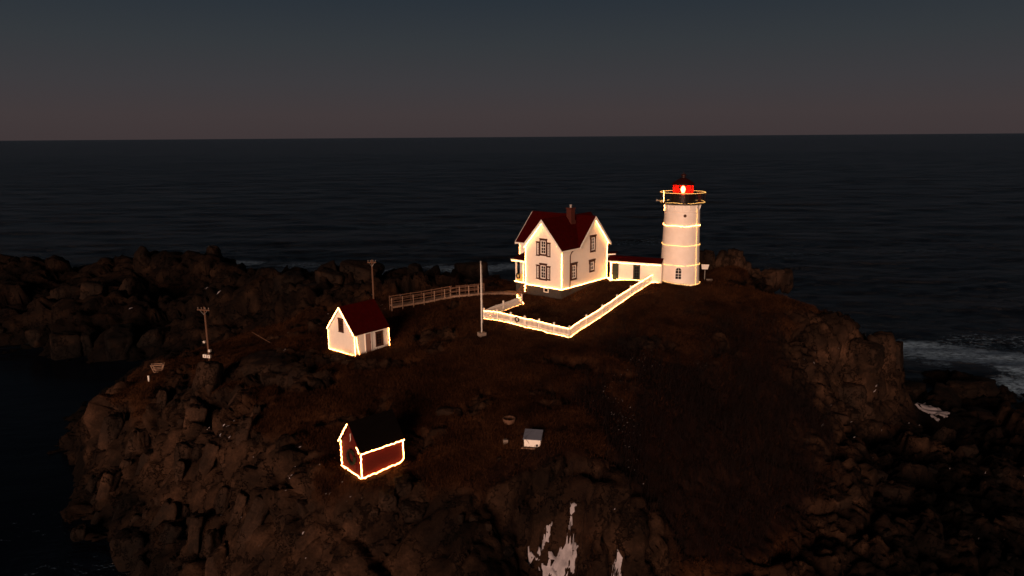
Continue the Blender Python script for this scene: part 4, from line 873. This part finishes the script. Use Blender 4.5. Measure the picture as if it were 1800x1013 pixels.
# watch room and lantern
k = MB().lathe([(1.34, TH + .241), (1.34, TH + 1.02), (1.42, TH + 1.04), (1.42, TH + 1.12), (1.2, TH + 1.13)], 40); smooth_angle(k.build('watch_room', M['dark_metal'], lh), 30)
LB, LT, LR = TH + 1.13, TH + 2.22, 1.14
NP = 10
for i in range(NP):
    q0_, q1_ = (i + .5) * 2 * math.pi / NP + fa, (i + 1.5) * 2 * math.pi / NP + fa
    a_ = Vector((LR * math.cos(q0_), LR * math.sin(q0_), 0)); b_ = Vector((LR * math.cos(q1_), LR * math.sin(q1_), 0))
    a2 = a_.lerp(b_, .03); b2 = a_.lerp(b_, .97)
    MB().add([a2 + Vector((0, 0, LB + .06)), b2 + Vector((0, 0, LB + .06)), b2 + Vector((0, 0, LT - .05)), a2 + Vector((0, 0, LT - .05))], [(0, 1, 2, 3)]).build('lantern_pane', M['red_glass'], lh)
    MB().tube([(a_.x, a_.y, LB), (a_.x, a_.y, LT)], .035, 6).build('lantern_bar', M['dark_metal'], lh)
    if i == 0: ring = []
    ring.append(a_)
for zz_ in (LB + .03, LT - .02):
    MB().tube([(p.x, p.y, zz_) for p in ring + ring[:1]], .045, 6, cap=False).build('lantern_ring', M['dark_metal'], lh)
k = MB().lathe([(1.28, LT), (1.28, LT + .07), (1.10, LT + .20), (.74, LT + .46), (.36, LT + .64), (.22, LT + .70), (.18, LT + .88), (.28, LT + .91), (.29, LT + 1.02), (.2, LT + 1.12), (.05, LT + 1.16), (.02, LT + 1.36)], 32); smooth_angle(k.build('lantern_roof', M['lantern_red'], lh), 50)
k = MB().lathe([(.12, LB + .12), (.2, LB + .28), (.26, LB + .5), (.2, LB + .72), (.08, LB + .88)], 20); k.build('lens', M['lens'], lh, smooth=True)
MB().lathe([(.26, LB - .05), (.26, LB + .079)], 14).build('lens_pedestal', M['dark_metal'], lh)
# small fog horn and a red spare lamp on the gallery
k = MB(); k.lathe([(.05, 0), (.06, .12), (.14, .3), (.16, .34)], 14); ob = k.build('gallery_horn', M['grey_metal'], lh, smooth=True, loc=(-2.72, -.35, TH + .42)); ob.rotation_euler = (0, math.radians(-78), 0)
MB().tube([(-2.45, -.35, TH + .3), (-2.70, -.35, TH + .42)], .03, 6).build('horn_arm', M['grey_metal'], lh)
k = MB().lathe([(.2, TH + .25), (.2, TH + 1.25), (.24, TH + 1.28), (.2, TH + 1.45), (.05, TH + 1.52)], 16, (1.55, -1.35)); k.build('vent_stack', M['brick_chimney'], lh, smooth=True)

def ringpts(z, r_, q0_=0, q1_=2 * math.pi, n=60, sg=.05):
    return [(LX + r_ * math.cos(q_), LY + r_ * math.sin(q_), LZ + z + sg * math.sin(q_ * 5)) for q_ in np.linspace(q0_, q1_, n)]
rope('yellow lights ringing the lighthouse just below its gallery vent', ringpts(22.15 - LZ, trad(6.8) + .05), r=.018)
rope('yellow lights ringing the middle of the lighthouse', ringpts(19.95 - LZ, trad(4.6) + .05, sg=.03), m='light_tower', r=.022)
rope('yellow lights ringing the lighthouse above its arched window', ringpts(17.72 - LZ, trad(2.4) + .05, sg=.03), m='light_tower', r=.022)
rope('yellow lights round the foot of the lighthouse', [(x, y, max(gz(x, y), LZ - .5) + .12) for x, y, z in ringpts(0, 2.33)], m='light_tower', r=.022)
rope('lights along the gallery top rail of the lighthouse', ringpts(TH + 1.34, RR + .03, sg=.01), m='light_tower', r=.016, wig=.008)
rope('yellow lights round the gallery deck edge of the lighthouse', ringpts(TH + .27, 2.5, sg=.04), m='light_tower', r=.015, wig=.03)
qv = fa + .98
rope('yellow lights running down the right side of the lighthouse', [(LX + (trad(z) + .06) * math.cos(qv), LY + (trad(z) + .06) * math.sin(qv), LZ + z) for z in np.linspace(TH - .05, .15, 12)], m='light_tower', r=.020)
ql = fa - .95
rope('short bright lights hanging at the left of the gallery', [(LX + RR * math.cos(ql), LY + RR * math.sin(ql), LZ + TH + 1.55), (LX + RR * math.cos(ql), LY + RR * math.sin(ql), LZ + TH + .3)], r=.032)
rope('short lights dangling under the left gallery edge', [(LX + 2.05 * math.cos(ql - .3), LY + 2.05 * math.sin(ql - .3), LZ + TH - .1), (LX + 2.05 * math.cos(ql - .3), LY + 2.05 * math.sin(ql - .3), LZ + TH - .75)], r=.025)

# ------------------------------------------------------------------ picket fence round the yard
FA, FB, FD, FE = Vector((-2.82, 68.3)), Vector((5.2, 62.1)), Vector((16.35, 79.0)), Vector((1.02, 73.1))
fence = thing('picket_fence', 'white picket fence round the yard of the white house', 'fence', (5.2, 62.1, gz(5.2, 62.1)))
FO = Vector(fence.location)
pick = None; post = None
tops, bots = [], []
for (a_, b_, sp_) in ((FE, FA, 3.1), (FA, FB, 1.75), (FB, FD, 3.3)):
    L = (b_ - a_).length; d_ = (b_ - a_) / L; ang = math.atan2(d_.y, d_.x)
    n = int(L / .142); zs = [gz(*(a_ + d_ * L * i / 10)) for i in range(11)]
    zl = lambda s_: float(np.interp(s_, np.linspace(0, L, 11), zs))
    for i in range(n):
        s_ = (i + .5) * L / n; p = a_ + d_ * s_
        lo = Vector((p.x, p.y, zl(s_))) - FO
        if pick is None:
            pick = MB().prism([(-.036, -.012, .07), (.036, -.012, .07), (.036, -.012, .88), (0, -.012, .95), (-.036, -.012, .88)], (0, .024, 0)).build('picket', M['white'], fence, loc=lo, rotz=ang)
        else: copy_part(pick, fence, lo, ang)
    npst = max(2, int(round(L / sp_)) + 1)
    for i in range(npst):
        if i == 0 and a_ != FE: continue
        s_ = L * i / (npst - 1); p = a_ + d_ * s_; lo = Vector((p.x, p.y, zl(s_))) - FO
        if post is None:
            k = MB(); k.box(-.06, .06, -.06, .06, -.3, 1.08); k.box(-.085, .085, -.085, .085, 1.081, 1.12); k.add([(-.07, -.07, 1.121), (.07, -.07, 1.121), (.07, .07, 1.121), (-.07, .07, 1.121), (0, 0, 1.2)], [(0, 1, 4), (1, 2, 4), (2, 3, 4), (3, 0, 4)])
            post = k.build('fence_post', M['white'], fence, loc=lo, rotz=ang)
        else: copy_part(post, fence, lo, ang)
    nrm = Vector((-d_.y, d_.x))
    for hz in (.26, .74):
        k = MB(); pts = []
        for i in range(10):
            s0, s1_ = L * i / 10, L * (i + 1) / 10
            A_ = a_ + d_ * s0 + nrm * .045; B_ = a_ + d_ * s1_ + nrm * .045
            k.prism([Vector((A_.x, A_.y, zl(s0) + hz - .045)) - FO, Vector((B_.x, B_.y, zl(s1_) + hz - .045)) - FO, Vector((B_.x, B_.y, zl(s1_) + hz + .045)) - FO, Vector((A_.x, A_.y, zl(s0) + hz + .045)) - FO], Vector((nrm.x, nrm.y, 0)) * .035)
        k.build('fence_rail', M['white'], fence)
    pr_ = [(a_ + d_ * L * i / 14 - nrm * .06, L * i / 14) for i in range(15)]
    tops.append([(p.x, p.y, zl(s_) + .90 + random.gauss(0, .015)) for p, s_ in pr_]); bots.append([(p.x, p.y, zl(s_) + .07) for p, s_ in pr_])
rope('warm lights along the foot of the left fence run', bots[0], r=.024)
rope('warm lights along the top of the front fence run', tops[1], r=.034)
rope('warm lights along the foot of the front fence run', bots[1], r=.034)
rope('warm lights along the top of the long right fence run', tops[2], r=.034)
rope('warm lights along the foot of the long right fence run', bots[2], r=.036)
fd = (FB - FA).normalized(); wp = FA.lerp(FB, .415)
wreath('dark wreath with red bow on the front of the picket fence', (wp.x + fd.y * .03, wp.y - fd.x * .03, gz(wp.x, wp.y) + .58), None, .22, .08, (fd.y, -fd.x, 0))

# ------------------------------------------------------------------ white shed
def cottage(name, label, cat, C, az, LV, LU, eave, ridge, wall_m, roof_m, over=.16, plain=False):
    """local x = back along the right wall, y = left along the gable"""
    e = thing(name, label, cat, C, az)
    k = MB()
    k.add([(0, 0, -.8), (0, LV, -.8), (0, LV, eave), (0, LV / 2, ridge), (0, 0, eave), (LU, 0, -.8), (LU, LV, -.8), (LU, LV, eave), (LU, LV / 2, ridge), (LU, 0, eave)], [(0, 1, 2, 3, 4), (9, 8, 7, 6, 5), (0, 4, 9, 5), (1, 6, 7, 2)])
    k.build('wall', wall_m, e)
    sl = (ridge - eave) / (LV / 2); z0 = ridge + .12
    k = MB(); k.prism([(-over, -over, z0 - sl * (LV / 2 + over)), (LU + over, -over, z0 - sl * (LV / 2 + over)), (LU + over, LV / 2, z0), (-over, LV / 2, z0)], (0, 0, -.09))
    k.prism([(-over, LV + over, z0 - sl * (LV / 2 + over)), (LU + over, LV + over, z0 - sl * (LV / 2 + over)), (LU + over, LV / 2 + .002, z0), (-over, LV / 2 + .002, z0)], (0, 0, -.091))
    k.build('roof', roof_m, e)
    for s_ in (0, 1):
        y0 = -over if s_ == 0 else LV + over
        MB().prism([(-over - .03, y0, z0 - sl * (LV / 2 + over)), (-over - .03, LV / 2, z0), (-over - .03, LV / 2, z0 - .2), (-over - .03, y0, z0 - sl * (LV / 2 + over) - .15)], (.028, 0, 0)).build('barge_board', M['white'] if not plain else wall_m, e)
    return e, (lambda x, y, z: Matrix.Translation(C) @ Matrix.Rotation(az, 4, 'Z') @ Vector((x, y, z)))
SC = Vector((-14.72, 63.39, 12.0)); SR = Vector((-12.14, 66.44, 12.0)); saz = math.atan2(SR.y - SC.y, SR.x - SC.x)
shed, swd = cottage('white_shed', 'small white gabled shed with red roof left of the flagpole', 'shed', SC, saz, 4.0, 4.0, 2.05, 4.35, M['clapboard'], M['roof_red'], over=.12)
fS = frame((0, 2.0, 0), (0, -1, 0), (-1, 0, 0)); fT = frame((0, 0, 0), (1, 0, 0), (0, -1, 0))
window(shed, fS, .05, 2.65, .72, 1.22, 2, 4, casing='brown', sash='brown', cw=.08, sw=.06)
window(shed, fT, 2.85, 1.05, .82, 1.30, 2, 4, casing='brown', sash='brown', cw=.08, sw=.06)
k = MB(); k.box(1.25, 1.85, .04, 1.85, 0, .05, fT); dr = k.build('door', M['door_wood'], shed)
MB().box(1.75, 1.80, .9, 1.02, .05, .09, fT).build('handle', M['dark_metal'], dr)
k = MB(); k.box(1.17, 1.248, .0, 1.93, 0, .07, fT); k.box(1.852, 1.93, .0, 1.93, 0, .07, fT); k.box(1.25, 1.85, 1.852, 1.93, 0, .07, fT); k.build('door_frame', M['white'], shed)
MB().box(1.15, 1.95, -.5, -.02, .07, .55, fT).build('door_step', M['wood'], shed)
zr = lambda y: 4.35 + .12 - (2.3 / 2) * abs(y - 2.0) - .10
rope('warm lights outlining the left roof edge of the white shed', [swd(-.2, 4.08, zr(4.05)), swd(-.2, 2.0, zr(2) + .02)], r=.034, wig=.01)
rope('warm lights outlining the right roof edge of the white shed', [swd(-.2, 2.0, zr(2) + .02), swd(-.2, -.08, zr(-.08))], r=.034, wig=.01)
rope('warm lights down the left corner of the white shed', [swd(-.06, 4.06, 1.95), swd(-.06, 4.06, -.05)], r=.03, wig=.01)
rope('warm lights down the front corner of the white shed', [swd(-.06, -.05, 1.95), swd(-.06, -.05, .0)], r=.036, wig=.01)
rope('second strand of warm lights beside the front shed corner', [swd(.16, -.06, 1.8), swd(.22, -.06, .9), swd(.42, -.06, -.05)], r=.022)
rope('warm lights along the foot of the shed gable wall', [swd(-.07, 4.06, -.02), swd(-.07, .25, .0)], r=.04, wig=.01)
rope('warm lights down the right corner of the white shed', [swd(4.06, -.07, 1.9), swd(4.06, -.07, .1), swd(4.0, -.1, .02), swd(3.2, -.12, .0)], r=.034, wig=.02)

# ------------------------------------------------------------------ red brick oil house
OC = Vector((-9.8, 42.2, 10.45)); OR_ = Vector((-7.49, 44.3, 10.45)); oaz = math.atan2(OR_.y - OC.y, OR_.x - OC.x)
oil, ow = cottage('red_oil_house', 'small red brick gabled oil house outlined in lights above the cliff', 'oil house', OC, oaz, 2.5, 3.12, 1.82, 3.35, M['oil_brick'], M['roof_dark'], over=.14, plain=True)
MB().box(.55, 1.35, .02, 1.5, 0, .05, frame((0, 2.05, 0), (0, -1, 0), (-1, 0, 0))).build('door', M['oil_brick'], oil)
k = MB(); k.tube([(-.06, 1.05, 2.72), (-.12, 1.05, 2.72), (-.12, 1.05, 2.30), (-.2, 1.0, 2.24)], .022, 6); k.lathe([(.07, 0), (.03, .1)], 10) if False else None; k.build('lamp_bracket', M['white'], oil)
orz = lambda y: 3.35 + .12 - (1.53 / 1.25) * abs(y - 1.25) - .08
rope('warm lights on the left roof edge of the red oil house', [ow(-.2, 2.62, orz(2.62)), ow(-.2, 1.28, orz(1.28))], r=.05, wig=.008)
rope('warm lights at the right end of the oil house gable', [ow(-.2, .2, orz(.2)), ow(-.2, -.1, orz(-.1))], r=.042, wig=.008)
rope('warm lights down the left corner of the red oil house', [ow(-.06, 2.54, 1.9), ow(-.06, 2.54, .05)], r=.048, wig=.012)
rope('warm lights down the front corner of the red oil house', [ow(-.06, -.05, 1.85), ow(-.06, -.05, -.02)], r=.056, wig=.012)
rope('warm lights along the eave of the red oil house', [ow(-.1, -.2, 1.70), ow(3.2, -.2, 1.70)], r=.048, wig=.01)
rope('warm lights down the right corner of the red oil house', [ow(3.16, -.06, 1.72), ow(3.18, -.06, .5), ow(3.1, -.08, .25), ow(2.8, -.1, .12)], r=.046, wig=.015)
rope('warm lights along the foot of the oil house side wall', [ow(2.8, -.1, .12), ow(2.3, -.1, .12), ow(1.2, -.1, .02), ow(-.06, -.1, -.02)], r=.046, wig=.02)
rope('warm lights along the foot of the oil house gable', [ow(-.1, 2.54, .02), ow(-.1, -.05, -.02)], r=.048, wig=.02)
wreath('large dark wreath on the gable of the red oil house', ow(-.09, 1.02, 1.12), None, .44, .13, Matrix.Rotation(oaz, 3, 'Z') @ Vector((-1, 0, 0)), bow=False)

# ------------------------------------------------------------------ flagpole
fx, fy = -2.86, 63.8; fz = gz(fx, fy)
fl = thing('flagpole', 'bare white flagpole on a concrete block left of the fence', 'flagpole', (fx, fy, fz))
MB().prism([(-.32, -.32, -.3), (.32, -.32, -.3), (.32, .32, -.3), (-.32, .32, -.3)], (0, 0, .62)).build('base', M['concrete'], fl, rotz=.5)
k = MB().tube([(0, 0, .3), (0, 0, 3.6), (0, 0, 6.95)], [.066, .055, .035], 12); k.build('pole', M['white'], fl, smooth=True)
MB().lathe([(.02, 6.95), (.08, 7.0), (.08, 7.06), (.02, 7.12)], 10).build('finial', M['grey_metal'], fl, smooth=True)
MB().tube([(.09, -.02, 6.8), (.11, -.03, 3.5), (.11, -.05, 1.2)], .008, 4).build('halyard', M['white'], fl)
MB().box(-.03, .03, -.14, -.075, 3.5, 3.75).build('cleat', M['white'], fl)

# ------------------------------------------------------------------ utility poles
def pole(label, x, y, h_, arm, yaw, boxes):
    z = gz(x, y); e = thing('utility_pole', label, 'utility pole', (x, y, z), yaw, 'wooden utility poles')
    MB().tube([(0, 0, -.6), (0, 0, h_ * .5), (0, 0, h_)], [.125, .11, .09], 10).build('pole', M['wood'], e, smooth=True)
    MB().box(-arm, arm, -.2, -.11, h_ - .36, h_ - .24).build('cross_arm', M['wood'], e)
    for s_ in (-.85, -.3, .3, .85):
        MB().lathe([(.025, h_ - .24), (.03, h_ - .16), (.05, h_ - .14), (.045, h_ - .06), (.02, h_ - .04)], 8, (s_ * arm, -.155)).build('insulator', M['concrete'], e, smooth=True)
    for s_ in (-1, 1): MB().tube([(s_ * arm * .6, -.16, h_ - .36), (0, -.13, h_ - .8)], .015, 5).build('brace', M['grey_metal'], e)
    for (bx_, by_, bz_, w_, hh_) in boxes:
        q = MB().box(bx_ - w_ / 2, bx_ + w_ / 2, by_ - .12, by_ + .1, bz_, bz_ + hh_).build('meter_box', M['white'], e)
        MB().box(bx_ - w_ * .2, bx_ + w_ * .2, by_ - .14, by_ - .121, bz_ + hh_ * .25, bz_ + hh_ * .75).build('dial', M['grey_metal'], q)
    return e
pole('wooden utility pole with white meter box near the left cliff', -30.74, 68.5, 6.1, .72, -.25, [(-.3, -.18, .85, .42, .32), (.18, -.2, .85, .3, .3), (.3, -.2, 1.5, .22, .22), (-.22, -.2, 2.4, .2, .2)])
pole('tall plain utility pole rising behind the white shed', -16.38, 81.4, gz(-16.38, 81.4) * 0 + 6.25, .5, .1, [])

# ------------------------------------------------------------------ wooden boardwalk
BW = [Vector((-14.06, 79.53, 13.0)), Vector((-10.5, 80.85, 13.25)), Vector((-7.0, 82.17, 13.6)), Vector((-3.6, 80.3, 14.05)), Vector((-.6, 78.3, 14.5)), Vector((1.4, 76.9, 14.75))]
for v in BW[2:]: v.z = max(v.z, gz(v.x, v.y) + .22)
walk = thing('boardwalk', 'raised wooden boardwalk with railings behind the flagpole', 'boardwalk', (BW[2].x, BW[2].y, gz(BW[2].x, BW[2].y)))
WO = Vector(walk.location)
for i in range(len(BW) - 1):
    a_, b_ = BW[i] - WO, BW[i + 1] - WO; d_ = (b_ - a_); L = d_.length; d_.normalize(); nrm = Vector((-d_.y, d_.x, 0)).normalized(); up = Vector((0, 0, 1))
    n = max(2, int(L / .30))
    for j in range(n):
        s0, s1_ = L * j / n + .01, L * (j + 1) / n - .01
        MB().prism([a_ + d_ * s0 - nrm * .6, a_ + d_ * s1_ - nrm * .6, a_ + d_ * s1_ + nrm * .6, a_ + d_ * s0 + nrm * .6], (0, 0, -.045)).build('plank', M['pale_wood'], walk)
    for s_ in (-1, 1):
        q = nrm * .56 * s_
        MB().prism([a_ + q - up * .05, b_ + q - up * .05, b_ + q - up * .22, a_ + q - up * .22], nrm * .05 * s_).build('stringer', M['pale_wood'], walk)
        if i < 3:
            for hz in (1.0, .55):
                MB().prism([a_ + q + up * hz, b_ + q + up * hz, b_ + q + up * (hz - .11), a_ + q + up * (hz - .11)], nrm * .045 * s_).build('rail', M['wood'], walk)
    ns = max(1, int(round(L / 1.25)))
    for j in range(ns + (1 if i == 2 else 0)):
        for s_ in (-1, 1):
            if i >= 3 and s_ > 0: continue
            p = a_ + d_ * (L * j / ns) + nrm * (.64 * s_); g = gz(p.x + WO.x, p.y + WO.y) - WO.z - .25
            MB().box(p.x - .05, p.x + .05, p.y - .05, p.y + .05, min(g, p.z - .3), p.z + (1.04 if i < 3 else -.06)).build('post', M['pale_wood'] if s_ < 0 else M['wood'], walk)

# ------------------------------------------------------------------ equipment box and small things on the turf
bx, by = 1.35, 44.35; bz_ = gzmin(bx, by, .4) + .02
box = thing('equipment_box', 'white slatted wooden box with sloping grey lid on the turf', 'box', (bx, by, bz_), -.18)
for i in range(4): MB().box(-.52, .52, -.42, -.39, .06 + i * .135, .06 + i * .135 + .128).build('front_plank', M['white'], box)
k = MB(); k.prism([(.52, -.41, .03), (.52, .42, .03), (.52, .42, .86), (.52, -.41, .60)], (.03, 0, 0)); k.build('side_panel', M['white'], box)
k = MB(); k.prism([(-.55, -.41, .03), (-.55, .42, .03), (-.55, .42, .86), (-.55, -.41, .60)], (.03, 0, 0)); k.build('side_panel', M['white'], box)
MB().box(-.52, .52, .39, .42, .03, .85).build('back_panel', M['white'], box)
for i in range(2):
    y0, y1 = -.5 + i * .5, -.5 + (i + 1) * .5 - .008
    zf = lambda y: .63 + (y + .5) * .31
    MB().prism([(-.62, y0, zf(y0)), (.62, y0, zf(y0)), (.62, y1, zf(y1)), (-.62, y1, zf(y1))], (0, 0, -.05)).build('lid', M['grey_lid'], box)
MB().box(-.72, .66, -.56, .5, -.12, .0).build('base_board', M['pale_wood'], box)
MB().box(.25, .40, -.45, -.421, .12, .26).build('vent', M['dark_metal'], box)
x, y = -.27, 47.1; z = gz(x, y)
tub = thing('half_tub', 'dark round half sunk tub with pale rim behind the box', 'tub', (x, y, z + .12))
k = MB().lathe([(.30, -.4), (.44, -.05), (.46, .1), (.47, .16), (.40, .16), (.36, -.05), (.28, -.2)], 20); k.build('shell', M['wood'], tub, smooth=True)
MB().lathe([(.34, -.02), (.33, .0)], 20).build('soil', M['foundation'], tub)
def small(name, label, cat, mb_, m_, x, y, rz=0, dz_=0):
    o = mb_.build(name, M[m_], None, loc=(x, y, gz(x, y) + dz_), rotz=rz); return tag(o, label, cat)
small('stone_block', 'pale square stone block left of the slatted box', 'stone', MB().prism([(-.15, -.1, -.08), (.16, -.12, -.08), (.14, .12, -.08), (-.13, .11, -.08)], (.01, .0, .32)), 'concrete', -.54, 44.6, .3)
o = bpy.data.objects.new('field_stone', RM[3]); col.objects.link(o); o.location = (-.91, 43.05, gz(-.91, 43.05) + .06); o.scale = (.2, .16, .14); tag(o, 'lone brown field stone in front of the stone block', 'stone')
small('marker_post', 'short white marker post at the left cliff edge', 'post', MB().tube([(0, 0, -.3), (0, 0, .55)], [.09, .08], 8).lathe([(.11, .55), (.11, .60), (.03, .64)], 8), 'white', -36.0, 66.4)
# trapezoid landing cradle of white lumber
x, y = -37.3, 70.8; z = gz(x, y) + .05
cr_ = thing('landing_cradle', 'white open trapezoid lumber cradle at the left cliff edge', 'cradle', (x, y, z), .25)
for y0 in (-.28, .28):
    k = MB(); k.box(-.62, .62, y0 - .03, y0 + .03, .74, .82); k.build('top_bar', M['pale_wood'], cr_)
    k = MB(); k.box(-.30, .30, y0 - .03, y0 + .03, .0, .08); k.build('bottom_bar', M['pale_wood'], cr_)
    k = MB(); k.box(-.46, .46, y0 - .03, y0 + .03, .36, .43); k.build('middle_bar', M['pale_wood'], cr_)
    for s_ in (-1, 1): MB().prism([(s_ * .30, y0 + .031, .0), (s_ * .38, y0 + .031, .0), (s_ * .66, y0 + .031, .84), (s_ * .58, y0 + .031, .84)], (0, .04, 0)).build('side_bar', M['pale_wood'], cr_)
for s_ in (-1, 1): MB().box(s_ * .5 - .04, s_ * .5 + .04, -.249, .249, .75, .81).build('cross_bar', M['pale_wood'], cr_)
a_ = Vector((-36.6, 70.6, gz(-36.6, 70.6) + .25)); b_ = Vector((-32.2, 68.6, gz(-32.2, 68.6) + .35))
tag(MB().tube([a_, a_.lerp(b_, .33) - Vector((0, 0, .12)), a_.lerp(b_, .66) - Vector((0, 0, .1)), b_], .012, 5).build('haul_cable', M['wood'], smooth=True), 'slack cable running from the lumber cradle toward the pole', 'cable')
a_ = Vector((-25.4, 71.3, gz(-25.4, 71.3) + .1)); b_ = a_ + Vector((-2.05, .6, 1.0))
bo = thing('wooden_boom', 'thin wooden boom leaning out over the left ledge', 'boom', a_)
MB().tube([(.3, -.1, -.15), b_ - a_], [.045, .03], 7).build('spar', M['wood'], bo, smooth=True)
MB().lathe([(.07, -.35), (.06, .06)], 8).build('socket', M['dark_metal'], bo)
# tilted white board on a post beside the tower
x, y = 22.62, 81.2; z = gz(x, y)
sg = thing('tilted_board', 'white tilted board on a thin post right of the lighthouse', 'sign', (x, y, z), -.2)
MB().tube([(0, 0, -.4), (0, 0, 1.35)], .045, 8).build('post', M['grey_metal'], sg)
k = MB(); k.prism([(-.38, -.22, 1.42), (.30, -.22, 1.42), (.48, .26, 1.86), (-.42, .26, 1.86)], (0, .02, -.05)); k.build('board', M['white'], sg)
small('concrete_block', 'low grey concrete block at the foot of the tilted board', 'block', MB().box(-.35, .35, -.22, .22, -.3, .22), 'concrete', 23.1, 80.9, -.2)
